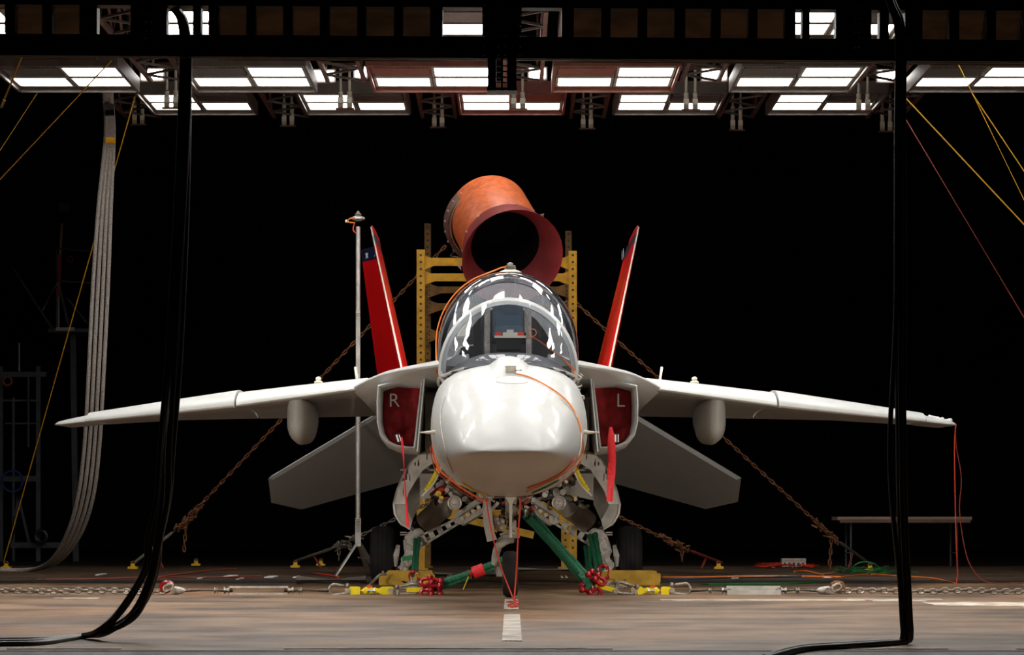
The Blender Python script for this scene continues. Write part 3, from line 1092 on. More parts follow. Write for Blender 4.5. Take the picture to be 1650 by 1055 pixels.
    # stabiliser, drooped
    q = [Vector((s * 1.05, 11.1, 2.22)), Vector((s * 2.92, 12.5, 1.198)), Vector((s * 2.953, 13.3, .86)), Vector((s * 2.615, 13.8, .82)), Vector((s * 1.05, 13.8, 1.33))]
    nrm = (q[1] - q[0]).cross(q[3] - q[0]).normalized()
    for i_ in (2, 4):
        q[i_].z = q[0].z - (nrm.x * (q[i_].x - q[0].x) + nrm.y * (q[i_].y - q[0].y)) / nrm.z
    ctr = sum(q, Vector()) / 5
    mb = MB().loft([[p + nrm * .006 for p in q], [p + (ctr - p) * .06 + nrm * .03 for p in q]])
    mb.loft([[p + nrm * .006 for p in q], [p + (ctr - p) * .06 - nrm * .03 for p in q]])
    mb.build('stabiliser', 'paint', jet, smooth=False)

# ---- main landing gear, doors, bay clutter (mirrored)
def hx(d, Y):                                          # pixel half distance -> metres
    return d * Y / F


def hz(py, Y):
    return CH - (py - HY) * Y / F


for s in (-1, 1):
    def P(d, py, Y):
        return Vector((s * hx(d, Y), Y - JY, hz(py, Y)))
    # wheel
    c = Vector((s * 1.31, 8.05, .31))
    mb = MB()
    prof = [(-.13, .17), (-.13, .24), (-.115, .28), (-.08, .303), (-.05, .31), (.05, .31), (.08, .303), (.115, .28), (.13, .24), (.13, .17)]
    rg = []
    for k in range(32):
        t = 2 * PI * k / 32
        rg.append([c + Vector((a, b * math.cos(t), b * math.sin(t))) for a, b in prof])
    rg.append(rg[0])
    mb.loft(rg, False)
    wh = mb.build('main_wheel', 'rubber', jet, angle=40)
    MB().cyl(c + Vector((-.10, 0, 0)), c + Vector((.10, 0, 0)), .175, 24).build('wheel_hub', 'primer', wh)
    for gx_ in (-.045, 0, .045):
        MB().ring(c + Vector((gx_, 0, 0)), (1, 0, 0), .3095, .004, 32, 4).build('tread_rib', 'black', wh)
    # strut
    a, b = P(74, 790, 27.3), P(131, 842, 27.6)
    m1 = a + (b - a) * .55
    st = MB().tube([a, a + (b - a) * .5, a + (b - a) * .52, a + (b - a) * .56, a + (b - a) * .58, b], [.118, .118, .128, .128, .118, .115], 20).build('main_gear_strut', 'strut', jet, angle=30)
    e = P(143, 862, 27.7)
    MB().tube([b, b + (e - b) * .5, e], [.11, .12, .07], 14).build('strut_gaiter', 'black', st)
    # crumpled cover on the lower leg
    a2, b2 = P(140, 850, 27.6), P(166, 916, 27.75)
    mb = MB()
    rg = []
    A_, B_ = frame(b2 - a2)
    for i in range(15):
        u = i / 14
        r0 = (.045 + .042 * math.sin(PI * min(1, u * 1.15 + .12)) + .008)
        p = a2 + (b2 - a2) * u
        ring_ = []
        for k in range(16):
            t = 2 * PI * k / 16
            nn = noise.noise(Vector((math.cos(t) * 1.7 + s * 3, math.sin(t) * 1.7, u * 7))) * .045
            ring_.append(p + (A_ * math.cos(t) + B_ * math.sin(t) * 1.0) * (r0 + nn))
        rg.append(ring_)
    mb.loft(rg)
    mb.build('leg_cover', 'boot', st, angle=25)
    a3, b3 = P(174, 878, 27.75), P(178, 912, 27.8)
    MB().tube([a3, (a3 + b3) / 2 + Vector((s * .01, 0, 0)), b3], [.02, .032, .018], 10).build('brake_line_cover', 'boot', st, angle=25)
    a3 = P(158, 866, 27.6)
    MB().tube([a3, a3 + Vector((0, 0, -.12))], .03, 10).build('lower_fitting', 'primer', st)
    MB().box(a3 + Vector((s * .05, 0, .03)), (.07, .02, .012)).box(a3 + Vector((s * .05, 0, .055)), (.07, .02, .012)).build('bracket_fork', 'primer', st, smooth=False)
    MB().cyl(P(160, 905, 27.8), c, .045, 12).build('axle', 'strut', st)
    # folding brace: twin rails with real openings between cross plates
    def brace(p, q, w0, w1, n, name):
        d = (q - p)
        L = d.length
        d = d.normalized()
        up = Vector((0, -1, 0))
        sd = d.cross(up).normalized()
        mb = MB()
        for g in (-1, 1):
            mb.slab([p + sd * g * w0 / 2, p + sd * g * (w0 / 2 - .022), q + sd * g * (w1 / 2 - .022), q + sd * g * w1 / 2], (0, .035, 0))
        for i in range(n + 1):
            u = i / n
            c0 = p + (q - p) * u
            wd = w0 + (w1 - w0) * u
            h_ = L / n * .28
            mb.slab([c0 - d * h_ - sd * wd / 2, c0 + d * h_ - sd * wd / 2, c0 + d * h_ + sd * wd / 2, c0 - d * h_ + sd * wd / 2], (0, .035, 0))
        return mb.build(name, 'primer', jet, smooth=False)
    br = brace(P(80, 840, 27.0), P(147, 876, 27.3), .075, .13, 5, 'lower_brace')
    MB().slab([P(136, 862, 27.25), P(151, 868, 27.3), P(149, 892, 27.3), P(140, 884, 27.3)], (0, .05, 0)).build('brace_foot', 'primer', br, smooth=False)
    for i, (u, v) in enumerate(((P(42, 805, 26.6), P(82, 832, 27.0)), (P(30, 818, 26.6), P(70, 843, 27.0)))):
        MB().bar(u, v, .035, .05).build('upper_brace', 'primer', jet, smooth=False)
    for u in (.2, .42, .64, .85):
        p0 = P(42, 805, 26.62).lerp(P(82, 832, 27.0), u)
        p1 = P(30, 818, 26.62).lerp(P(70, 843, 27.0), u + .06)
        MB().bar(p0, p1, .025).build('brace_rung', 'primer', jet, smooth=False)
        MB().cyl((p0 + p1) / 2 + Vector((0, -.04, 0)), (p0 + p1) / 2 + Vector((0, .06, 0)), .022, 10).build('brace_pin', 'steel', jet)
    MB().cyl(P(75, 838, 26.95), P(75, 838, 27.1), .045, 14).build('knee_joint', 'strut', jet)
    MB().cyl(P(142, 858, 27.3), P(142, 858, 27.55), .05, 14).build('lower_joint', 'primer', st)
    # round landing lamp
    c = P(84, 810, 26.7)
    lo = MB().ring(c, (0, 1, 0), .066, .009, 24, 8).build('landing_light', 'steel', jet)
    MB().cyl(c + Vector((0, .02, 0)), c + Vector((0, .10, 0)), .064, 20).build('light_bowl', 'strut', lo)
    MB().sphere(c + Vector((0, .03, 0)), .035, 10, 6, (1, .5, 1)).build('light_bulb', 'steel', lo)
    # gear door: curved front flange plus shell behind
    out_ = [(122, 722), (140, 730), (154, 741), (168, 764), (178, 787), (184, 812)]
    in_ = [(164, 812), (158, 793), (147, 775), (135, 757), (122, 748), (108, 743)]
    Yd = 26.5
    fl = MB().slab([P(a_, b_, Yd) for a_, b_ in out_ + in_], (0, .05, 0)).build('main_gear_door', 'primer', jet, smooth=False)
    mb = MB()
    rg = []
    for (a_, b_) in out_ + [(182, 828), (174, 842), (158, 853)]:
        p0 = P(a_, b_, Yd)
        p1 = P(a_ - 4, b_, Yd) + Vector((0, .9, 0))
        nn = Vector((-s * .02, 0, 0))
        rg.append([p0, p1, p1 + nn, p0 + nn])
    mb.loft(rg)
    mb.build('door_shell', 'primer', fl, angle=30)
    MB().slab([P(a_, b_, Yd + .02) for a_, b_ in ((184, 812), (180, 832), (171, 846), (156, 853), (152, 838), (166, 812))], (0, .03, 0)).build('door_panel', 'bay', fl, smooth=False)
    MB().slab([P(a_, b_, Yd + .35) for a_, b_ in ((166, 812), (152, 838), (140, 812), (140, 770), (150, 762), (160, 785))], (0, .03, 0)).build('door_inner_panel', 'bay', fl, smooth=False)
    c = P(145, 747, Yd - .005)
    MB().ring(c, (0, 1, 0), .018, .007, 16, 6).build('door_latch', 'black', fl)
    MB().slab([P(a_, b_, Yd - .008) for a_, b_ in ((160, 752), (165, 768), (170, 775), (158, 772))], (0, .005, 0)).build('door_slot', 'black', fl, smooth=False)
    for k in range(4):
        a_, b_ = out_[1 + k]
        MB().box(P(a_ - 9, b_ + 5, Yd - .01), (.02, .02, .07)).build('door_rib', 'primer', fl, smooth=False)
    # wheel bay: dark walls and inner plates
    MB().box((s * .80, 7.4, 1.19), (.55, 1.6, .02)).build('wheel_bay', 'bay', jet, smooth=False)
    MB().slab([P(100, 738, 28.2), P(140, 748, 28.2), P(166, 790, 28.2), P(150, 808, 28.2), P(105, 798, 28.2), P(70, 788, 28.2), P(50, 760, 28.2)], (0, .05, 0)).build('bay_wall', 'strut', jet, smooth=False)
    # yellow foam sleeve and white strip in the bay mouth
    sl = [P(110, 752, 26.3), P(116, 766, 26.3), P(123, 778, 26.3), P(131, 791, 26.3)]
    MB().tube(smooth_path(sl, 5), [.016 + .010 * abs(math.sin(k * 1.7)) for k in range(16)], 8).build('yellow_sleeve', 'lemon', jet)
    MB().tube(smooth_path([P(106, 752, 26.28), P(112, 768, 26.28), P(121, 783, 26.28), P(137, 799, 26.28)], 5), .010, 6).build('white_strip', 'cream', jet)
    # white rod actuator
    a4, b4 = P(83, 762, 26.3), P(97, 778, 26.3)
    MB().tube([a4, a4 + (b4 - a4) * .6, b4], [.010, .013, .022], 10).build('door_rod', 'cream', jet)
    # pipes, plugs and lines in the bay
    rnd = random.Random(5 if s < 0 else 9)
    for k in range(26):
        d0, y0 = rnd.uniform(30, 125), rnd.uniform(765, 815)
        if y0 < 835 - (d0 - 15) * .95 - 20:
            y0 = 800
        p0 = P(d0, y0, 26.9 + rnd.uniform(0, .3))
        p1 = P(d0 + rnd.uniform(-26, 26), y0 + rnd.uniform(-14, 18), 27 + rnd.uniform(0, .3))
        pm = (p0 + p1) / 2 + Vector((rnd.uniform(-.04, .04), rnd.uniform(-.1, 0), rnd.uniform(-.03, .03)))
        MB().tube(smooth_path([p0, pm, p1], 4), rnd.choice([.008, .012, .018, .03]), 7).build('bay_pipe', rnd.choice(['strut', 'bay', 'steel', 'strut', 'bay', 'strut', 'black', 'bay'] if k % 5 else ['redcord', 'yellow', 'cream']), jet)
    for k in range(12):
        c = P(rnd.uniform(40, 118), rnd.uniform(780, 812), 26.8)
        MB().cyl(c, c + Vector((0, .08, 0)), rnd.uniform(.015, .035), 10).build('bay_fitting', rnd.choice(['steel', 'strut', 'yellow', 'primer']), jet)
    # orange bundle under the chin
    if s > 0:
        ob = [(112, 738), (106, 752), (92, 765), (72, 778), (45, 790), (20, 798)]
    else:
        ob = [(122, 715), (118, 738), (112, 756), (98, 768), (80, 782), (60, 795), (38, 806)]
    for k in range(4):
        MB().tube(smooth_path([P(a_ + k * 1.5 * (1 if k % 2 else -1), b_ + k * 1.2, 22.9 + .04 * k) for a_, b_ in ob], 6), .0048, 6).build('chin_cable', ['orange', 'redcord', 'orange', 'brownred'][k], jet)
    MB().tube([P(20, 797, 22.8), P(40, 793, 22.8)] if s > 0 else [P(22, 808, 22.8), P(45, 797, 22.8)], .010, 8).build('white_sleeve', 'cream', jet)

# ---- nose gear
ng = empty('nose_gear', (0, 3.4, 0), None, None)
ng.parent = jet
YN = 23.4


def N(px, py, Y):
    v = J(px, py, Y)
    return v - Vector((0, 3.4, 0))


c = N(822, 920, YN)
c.z = .205
mb = MB()
prof = [(-.068, .10), (-.07, .15), (-.062, .185), (-.035, .203), (0, .206), (.035, .203), (.062, .185), (.07, .15), (.068, .10)]
rg = []
for k in range(32):
    t = 2 * PI * k / 32
    rg.append([c + Vector((a, b * math.cos(t), b * math.sin(t))) for a, b in prof])
rg.append(rg[0])
mb.loft(rg, False)
mb.build('nose_tyre', 'rubber', ng, angle=40)
MB().cyl(c + Vector((-.06, 0, 0)), c + Vector((.06, 0, 0)), .105, 20).build('nose_hub', 'primer', ng)
MB().tube([N(824, 790, YN), N(824, 835, YN), N(824, 838, YN), N(824, 862, YN)], [.055, .055, .045, .045], 16).build('oleo_strut', 'strut', ng)
MB().tube(smooth_path([N(830, 866, 23.2), N(815, 869, 23.2), N(804, 878, 23.2), N(799, 893, 23.3), N(798, 908, 23.35)], 5), [.045] * 10 + [.035] * 11, 12).build('wheel_fork', 'primer', ng)
MB().tube([N(799, 903, 23.35), c + Vector((-.10, 0, 0)), c], .03, 10).build('fork_end', 'primer', ng)
MB().box(N(824, 864, 23.15), (.15, .08, .03)).build('fork_crown', 'primer', ng, smooth=False)
MB().slab([N(x, y, 22.9) for x, y in ((780, 800), (790, 802), (793, 830), (796, 856), (801, 869), (785, 873), (779, 845), (777, 820))], (0, .30, 0)).build('nose_gear_door', 'primer', ng, smooth=False)
MB().slab([N(x, y, 22.85) for x, y in ((783, 800), (788, 788), (797, 783), (806, 786), (800, 797), (790, 806))], (0, .25, 0)).build('door_hinge_cover', 'primer', ng, smooth=False)
MB().bar(N(790, 824, 22.95), N(803, 809, 22.95), .03, .03).build('door_link', 'primer', ng, smooth=False)
MB().slab([N(x, y, 23.1) for x, y in ((792, 820), (797, 826), (801, 858), (795, 856))], (0, .05, 0)).build('amber_panel', 'chock', ng, smooth=False)
MB().tube([N(793, 801, 22.9), N(845, 801, 22.9)], .012, 8).build('cross_tube', 'primer', ng)
mast = MB().tube([N(823, y, 22.6) for y in (776, 790, 793, 795, 798, 801, 806, 812, 866)], [.003, .010, .034, .036, .014, .05, .03, .014, .012], 12).build('air_data_mast', 'cream', ng)
for dx in (-8, 8):
    MB().tube([N(823 + dx, 800, 22.6), N(823 + dx * .8, 812, 22.6)], .012, 8).build('mast_lug', 'steel', mast)
rnd = random.Random(3)
for k in range(26):
    p0 = N(rnd.uniform(796, 848), rnd.uniform(800, 856), 23.3 + rnd.uniform(-.1, .2))
    p1 = p0 + Vector((rnd.uniform(-.09, .09), rnd.uniform(-.05, .05), rnd.uniform(-.09, .09)))
    MB().tube([p0, (p0 + p1) / 2 + Vector((rnd.uniform(-.03, .03), -.03, 0)), p1], rnd.choice([.007, .012, .02]), 7).build('gear_fitting', rnd.choice(['steel', 'black', 'strut', 'primer', 'brownred']), ng)
for (px, py) in ((801, 842), (806, 850), (799, 836), (808, 840)):
    MB().sphere(N(px, py, 23.1), .032, 9, 6).build('taxi_light', 'strut', ng)
MB().tube(smooth_path([N(836, 800, 22.95), N(838, 815, 22.95), N(835, 860, 22.9), N(832, 920, 22.9), N(829, 960, 22.7), N(829, 972, 22.0)], 6), .007, 6).build('orange_cord', 'redcord', ng)
MB().tube(smooth_path([N(783, 800, 22.9), N(788, 835, 22.85), N(795, 868, 22.8), N(806, 910, 22.8), N(822, 952, 22.7), N(829, 968, 22.2)], 6), .006, 6).build('orange_cord', 'redcord', ng)
for k in range(5):
    a = G(822 + rnd.uniform(-6, 8), 968 + rnd.uniform(0, 12))
    b = G(822 + rnd.uniform(-8, 10), 968 + rnd.uniform(2, 14))
    tag(MB().tube(smooth_path([a + Vector((0, 0, .01)), (a + b) / 2 + Vector((.05, 0, .02)), b + Vector((0, 0, .01))], 5), .006, 6).build('cord_tangle', 'redcord'),
        'short loose end of orange-red cord on the stripe before the nose wheel', 'cord', 'cord ends on the painted stripe')

# ------------------------------------------------------------------ intake covers
for s in (-1, 1):
    letter = 'R' if s < 0 else 'L'
    root = empty('intake_cover', JM @ Vector((s * 1.03, 5.3, 1.65)), 'dark red padded intake cover lettered ' + letter + (', with narrow twisted streamer' if s < 0 else ', with broad flat streamer'), 'cover')
    O = Vector((s * 1.03, 5.3, 1.65))
    pl = shrink(IN0, .036)

    def span(z):
        xs = []
        for (x0, z0), (x1, z1) in zip(pl, pl[1:] + pl[:1]):
            if (z0 - z) * (z1 - z) <= 0 and z0 != z1:
                xs.append(x0 + (x1 - x0) * (z - z0) / (z1 - z0))
        return (min(xs), max(xs)) if len(xs) > 1 else None
    zt, zb = max(p[1] for p in pl), min(p[1] for p in pl)
    rows = []
    nz_, nx_ = 30, 22
    for i in range(nz_ + 1):
        z = zb + .003 + (zt - zb - .006) * i / nz_
        sp_ = span(z)
        row = []
        for k in range(nx_ + 1):
            u = k / nx_
            x = sp_[0] + (sp_[1] - sp_[0]) * u
            edge = min(u, 1 - u, i / nz_, 1 - i / nz_) * 2
            puff = -.07 * math.sqrt(max(0, min(1, edge * 1.6)))
            dx, dz = x - 1.02, z - 1.52
            crease = .09 * math.exp(-abs(dz - abs(dx) * .55) * 28) * math.exp(-abs(dx) * 5) + .05 * math.exp(-abs(dx + .0) * 30) * (1 if z < 1.54 else math.exp(-(z - 1.54) * 20))
            wr = .020 * noise.noise(Vector((x * 9, z * 8, s * 3))) + .010 * noise.noise(Vector((x * 22, z * 20, s)))
            row.append(Vector((s * x, 5.50 + puff + crease + wr, z)) - O)
        rows.append(row)
    MB().loft(rows, False, False).build('padded_cover', 'cloth_red', root, angle=180)
    cu = bpy.data.curves.new('letter', 'FONT')
    cu.body = letter
    cu.size = .185
    cu.extrude = .004
    cu.offset = -.001
    cu.align_x = 'CENTER'
    tmp = bpy.data.objects.new('letter_curve', cu)
    COL.objects.link(tmp)
    bpy.context.view_layer.update()
    lm_ = bpy.data.meshes.new_from_object(tmp.evaluated_get(bpy.context.evaluated_depsgraph_get()))
    bpy.data.objects.remove(tmp)
    lm_.materials.clear()
    lm_.materials.append(M['white'])
    lo = bpy.data.objects.new('letter', lm_)
    COL.objects.link(lo)
    lo.parent = root
    lp = J(635 if s < 0 else 1000, 655, 25.33) - O
    lo.location = lp
    lo.rotation_euler = (R(90), 0, 0)
    # tag and streamer
    tp = J(642 if s < 0 else 993, 706, 25.0) - O
    rt = Matrix.Rotation(R(-18 if s < 0 else 0), 3, 'Y')
    MB().box(tp, (.05, .015, .085), rt).build('tag_plate', 'black', root, smooth=False)
    MB().box(tp + Vector((-.008, -.012, 0)), (.016, .01, .07), rt).build('tag_stripe', 'white', root, smooth=False)
    MB().box(tp + Vector((.018, -.012, 0)), (.010, .01, .07), rt).build('tag_stripe', 'white', root, smooth=False)
    if s < 0:
        pth = [(647, 704, .028), (649, 722, .034), (650, 735, .02), (651, 752, .012), (652, 770, .010), (653, 790, .022), (655, 815, .034), (657, 848, .046)]
    else:
        pth = [(984, 688, .03), (985, 700, .06), (985, 715, .075), (986, 740, .078), (985, 765, .078), (983, 790, .066), (982, 808, .060)]
    rg = []
    for px, py, wd in pth:
        wd *= .7 if s < 0 else .95
        p = J(px, py, 24.85) - O
        tw = .3 * math.sin(py * .045)
        rg.append([p + Vector((-wd / 2, tw * wd, 0)), p + Vector((0, -.006, 0)), p + Vector((wd / 2, -tw * wd, 0)), p + Vector((wd / 2, .004 - tw * wd, 0)), p + Vector((0, -.002, 0)), p + Vector((-wd / 2, .004 + tw * wd, 0))])
    MB().loft(rg).build('streamer', 'ribbon', root, angle=60)
    root.rotation_euler = jet.rotation_euler

# ------------------------------------------------------------------ wheel chocks
for s in (-1, 1):
    lab = 'yellow steel wheel chock before the main wheel beside the test pole' if s < 0 else 'yellow steel wheel chock before the main wheel with orange cable behind'
    cx_ = (656 if s < 0 else 1019)
    c = W(cx_, 942, 27.68)
    t = empty('wheel_chock', (c.x, 27.62, 0), lab, 'chock')
    wd = 90 * 27.68 / F
    h = wd / 2
    MB().slab([(-h, 0, 0), (h, 0, 0), (h, 0, .10), (h - .02, 0, .12), (h - .03, 0, .155), (-h + .10, 0, .155), (-h + .06, 0, .12), (-h, 0, .12)] if s < 0 else
              [(-h, 0, 0), (h - .02, 0, 0), (h, 0, .04), (h, 0, .12), (h - .05, 0, .13), (h - .07, 0, .155), (-h, 0, .155)], (0, .03, 0)).build('front_plate', 'chock', t, smooth=False)
    MB().box((0, -.004, .075), (wd * .98, .008, .012)).build('stiffener', 'chock', t, smooth=False)
    MB().slab([(-h + .03, .03, .0), (-h + .03, .20, 0), (-h + .03, .03, .15)], (.02, 0, 0)).build('end_web', 'chock', t, smooth=False)
    MB().slab([(h - .06, .03, .0), (h - .06, .20, 0), (h - .06, .03, .15)], (.02, 0, 0)).build('end_web', 'chock', t, smooth=False)
    MB().box((0, .11, .005), (wd, .18, .01)).build('base_plate', 'chock', t, smooth=False)

# ------------------------------------------------------------------ tie-down gear on the floor
YT = 24.2
PXM = YT / F


def T(px, py=951, dY=0):
    return W(px, py, YT + dY)


def bow_shackle(c, d, L, wd, r, name, m, label, group=None, pinm='steel', up=(0, 0, 1)):
    """a bow shackle opening along d with its pin, upright in the plane of d and up"""
    c, d, up = Vector(c), Vector(d).normalized(), Vector(up)
    up = (up - d * up.dot(d)).normalized()
    t = empty(name, c, label, 'shackle', group)
    pts = []
    for i in range(17):
        a = PI * (i / 16) * 1.24 - PI * .12 + PI / 2
        pts.append(d * (wd * .5 * math.cos(a) + -.0) + up * (wd * .5 * math.sin(a)))
    pts = [up * wd * .34 + d * (L - wd * .5)] + pts + [-up * wd * .34 + d * (L - wd * .5)]
    MB().tube(smooth_path(pts, 3), r, 8).build('bow', m, t)
    for g in (-1, 1):
        MB().sphere(d * (L - wd * .5) + up * g * wd * .36, r * 1.7, 10, 6).build('eye', m, t)
    MB().cyl(d * (L - wd * .5) - up * wd * .6, d * (L - wd * .5) + up * wd * .6, r * .9, 10).build('pin', pinm, t)
    return t


def turnbuckle(side):
    if side < 0:
        x_body, x_in, x_out, nuts, label = (365, 468), 530, 292, (348, 485 + 0), 'steel turnbuckle with two open bars, left of the nose wheel'
        nuts = (348, 484)
    else:
        x_body, x_in, x_out, nuts, label = (1167, 1262), 1113, 1322, (1144, 1285), 'steel turnbuckle with broad pale body, right of the nose wheel'
    t = empty('turnbuckle', T(sum(x_body) / 2, 951), label, 'turnbuckle')
    o = t.location.copy()

    def q(px, py=951, dy=0):
        return T(px, py, dy) - o
    hb = 5.5 * PXM
    for g in (-1, 1):
        if side < 0:
            MB().bar(q(x_body[0] + 4) + Vector((0, 0, g * hb)), q(x_body[1] - 4) + Vector((0, 0, g * hb)), .03, .018).build('side_bar', 'steel', t, smooth=False)
        else:
            MB().bar(q(x_body[0] + 4) + Vector((0, g * .03, g * hb * .6)), q(x_body[1] - 4) + Vector((0, g * .03, g * hb * .6)), .02, .045).build('side_bar', 'primer', t, smooth=False)
    for x in x_body:
        MB().cyl(q(x - 4), q(x + 5), .037, 6).build('body_nut', 'steel', t, angle=20)
    e0, e1 = sorted((x_in, x_out))
    MB().cyl(q(e0), q(x_body[0] + 10), .019, 10).build('threaded_rod', 'rod', t)
    MB().cyl(q(x_body[1] - 10), q(e1), .019, 10).build('threaded_rod', 'rod', t)
    for x in nuts:
        MB().cyl(q(x - 2.5), q(x + 2.5), .035, 6).build('lock_nut', 'steel', t, angle=20)
    # clevis with cross bolt at the outer end
    xo = x_out
    sg = -1 if side < 0 else 1
    MB().tube([q(xo - sg * 14), q(xo - sg * 2), q(xo + sg * 6), q(xo + sg * 14)], [.018, .028, .038, .042], 12).build('clevis', 'steel', t)
    MB().cyl(q(xo + sg * 12, 951, -.06), q(xo + sg * 12, 951, .06), .026, 10).build('clevis_bolt', 'galv', t)


turnbuckle(-1)
turnbuckle(1)
bow_shackle(T(539, 950), (1, 0, 0), .17, .10, .013, 'bow_shackle', 'galv', 'grey bow shackle joining left turnbuckle rod to yellow load cell')
bow_shackle(T(1103, 949), (-1, 0, 0), .17, .105, .014, 'bow_shackle', 'galv', 'grey bow shackle joining right turnbuckle rod to yellow load cell')
bow_shackle(T(665, 949), (-1, 0, -.1), .19, .095, .013, 'bow_shackle', 'galv', 'grey shackle between left load cell and yellow bar')
bow_shackle(T(1001, 947), (1, 0, -.18), .19, .10, .014, 'bow_shackle', 'galv', 'grey shackle between right load cell and yellow bar')


def load_cell(x0, x1, label, py=952):
    t = empty('load_cell', T((x0 + x1) / 2, py), label, 'load cell')
    o = t.location.copy()
    d = 1 if x1 > x0 else -1

    def q(px, p=py, dy=0):
        return T(px, p, dy) - o
    L = (x1 - x0)
    for a, b in ((0, .31), (.69, 1)):
        xa, xb = x0 + L * a, x0 + L * b
        MB().slab([q(xa, py - 4), q(xa + (xb - xa) * .25, py - 7), q(xb - (xb - xa) * .1, py - 7), q(xb, py - 5), q(xb, py + 6), q(xa + (xb - xa) * .3, py + 6), q(xa, py + 3)], (0, .075, 0)).build('clevis_block', 'lemon', t, smooth=False)
    for xa in (x0 + L * .06, x1 - L * .06):
        MB().cyl(q(xa, py, -.01), q(xa, py, .10), .026, 12).build('clevis_pin', 'steel', t)
    MB().tube([q(x0 + L * .28) + Vector((0, .03, 0)), q(x0 + L * .36) + Vector((0, .03, 0)), q(x0 + L * .40) + Vector((0, .03, 0)), q(x0 + L * .66) + Vector((0, .03, 0)), q(x0 + L * .72) + Vector((0, .03, 0))], [.018, .018, .036, .030, .018], 12).build('cell_body', 'lemon', t)
    MB().tube([q(x0 + L * .46) + Vector((0, .03, 0)), q(x0 + L * .62) + Vector((0, .03, 0))], .0375, 12).build('paper_label', 'white', t)
    c = q(x0 + L * .5, py - 7)
    MB().tube([c + Vector((0, .03, -.01)), c + Vector((0, .03, .012))], .026, 12).build('warning_disc', 'orange', t)


load_cell(556, 634, 'yellow load cell with clevis ends on the floor, left of the nose wheel')
load_cell(1087, 1017, 'yellow load cell with clevis ends on the floor, right of the nose wheel')
# short yellow bars and red shackle clusters
for s in (-1, 1):
    pts = ((655, 950.5), (690, 949)) if s < 0 else ((960, 942), (995, 952))
    t = empty('link_bar', T(*pts[0]), 'flat yellow link bar beside the ' + ('left' if s < 0 else 'right') + ' red shackles', 'link bar')
    o = t.location.copy()
    MB().bar(Vector(), T(*pts[1]) - o, .03, .042).build('bar_plate', 'lemon', t, smooth=False)
    MB().cyl(T(pts[1][0] - 2, pts[1][1], -.04) - o, T(pts[1][0] - 2, pts[1][1], .04) - o, .024, 10).build('bar_pin', 'steel', t)
rs = [(-1, 684, 938, (.9, 0, .3), 'upper left red shackle at the end of the left green sling'), (-1, 699, 938, (1, 0, -.2), 'upper right red shackle gripping the left green sling'), (-1, 684, 955, (1, 0, .1), 'lower left red shackle under the yellow bar, left cluster'), (-1, 698, 955, (1, 0, .2), 'lower right red shackle under the left green sling'),
      (1, 957, 932, (-.6, 0, .8), 'upper red shackle gripping the right green sling'), (1, 969, 937, (-.7, 0, .6), 'middle red shackle of the right cluster, above the yellow bar'), (1, 949, 947, (-1, 0, .1), 'lower left red shackle of the right cluster'), (1, 962, 954, (-.8, 0, -.4), 'lowest red shackle of the right cluster, on the floor')]
for s, px, py, d, lab in rs:
    bow_shackle(T(px, py, random.uniform(-.08, .05)), d, .095, .066, .019, 'red_shackle', 'shackle', lab, 'red shackles', 'shackle', (0, .35, 1))
# loose grey lead coil near the clusters
for (px, py, lab) in ((664, 938, 'tangle of grey leads behind the left yellow bar'), (722, 930, 'tangle of dark leads on the floor behind the left green sling'), (990, 938, 'tangle of grey leads before the right chock')):
    t = empty('lead_tangle', G(px, py + 10), lab, 'cable')
    rnd = random.Random(int(px))
    for k in range(6):
        pts = [Vector((rnd.uniform(-.12, .12), rnd.uniform(-.2, .2), rnd.uniform(.01, .10 if px < 1000 else .06))) for _ in range(5)]
        pts[0].z = pts[-1].z = .008
        MB().tube(smooth_path(pts, 5), .006, 6).build('lead', rnd.choice(['steel', 'black', 'primer']), t)

# heavy floor chains
def link_mesh(L, wd, r):
    o = MB().link((0, 0, 0), (1, 0, 0), (0, 1, 0), L, wd, r, 7, 5).build('chain_link', 'galv')
    m = o.data
    bpy.data.objects.remove(o)
    return m


LMSH = link_mesh(.086, .064, .0115)
for s in (-1, 1):
    x0, x1 = (-40, 262) if s < 0 else (1356, 1700)
    a, b = T(x0, 953.5), T(x1, 953)
    t = empty('floor_chain', (a + b) / 2, 'heavy grey chain lying on the floor from the ' + ('left' if s < 0 else 'right') + ' edge to its red hook', 'chain')
    o = t.location.copy()
    n = int((b - a).length / .055)
    rnd = random.Random(11)
    for i in range(n + 1):
        p = a.lerp(b, i / n) - o
        p.z = .034 - o.z + .006 * math.sin(i * .4) + rnd.uniform(-.003, .003)
        inst('chain_link', LMSH, t, p, (R(68 if i % 2 else -14) + rnd.uniform(-.2, .2), rnd.uniform(-.06, .06), rnd.uniform(-.05, .05)))
    hxp = 270 if s < 0 else 1349
    hc = T(hxp, 946)
    h = empty('grab_hook', hc, 'red and grey grab hook at the end of the ' + ('left' if s < 0 else 'right') + ' floor chain', 'hook')
    k = 1 if s < 0 else -1
    pts = [Vector((k * .06, 0, .02)), Vector((k * .02, 0, .045)), Vector((-k * .04, 0, .04)), Vector((-k * .06, 0, 0)), Vector((-k * .03, 0, -.04)), Vector((k * .02, 0, -.03))]
    MB().tube(smooth_path(pts, 5), .016, 8).build('hook_body', 'shackle' if s < 0 else 'rust', h)
    MB().link(Vector((k * .01, -.03, 0)), (1, 0, .5), (0, 0, 1), .12, .075, .013).build('hook_link', 'galv', h)
    MB().cyl(Vector((k * .05, -.035, -.005)), Vector((k * .05, .035, -.005)), .014, 8).build('hook_pin', 'steel', h)

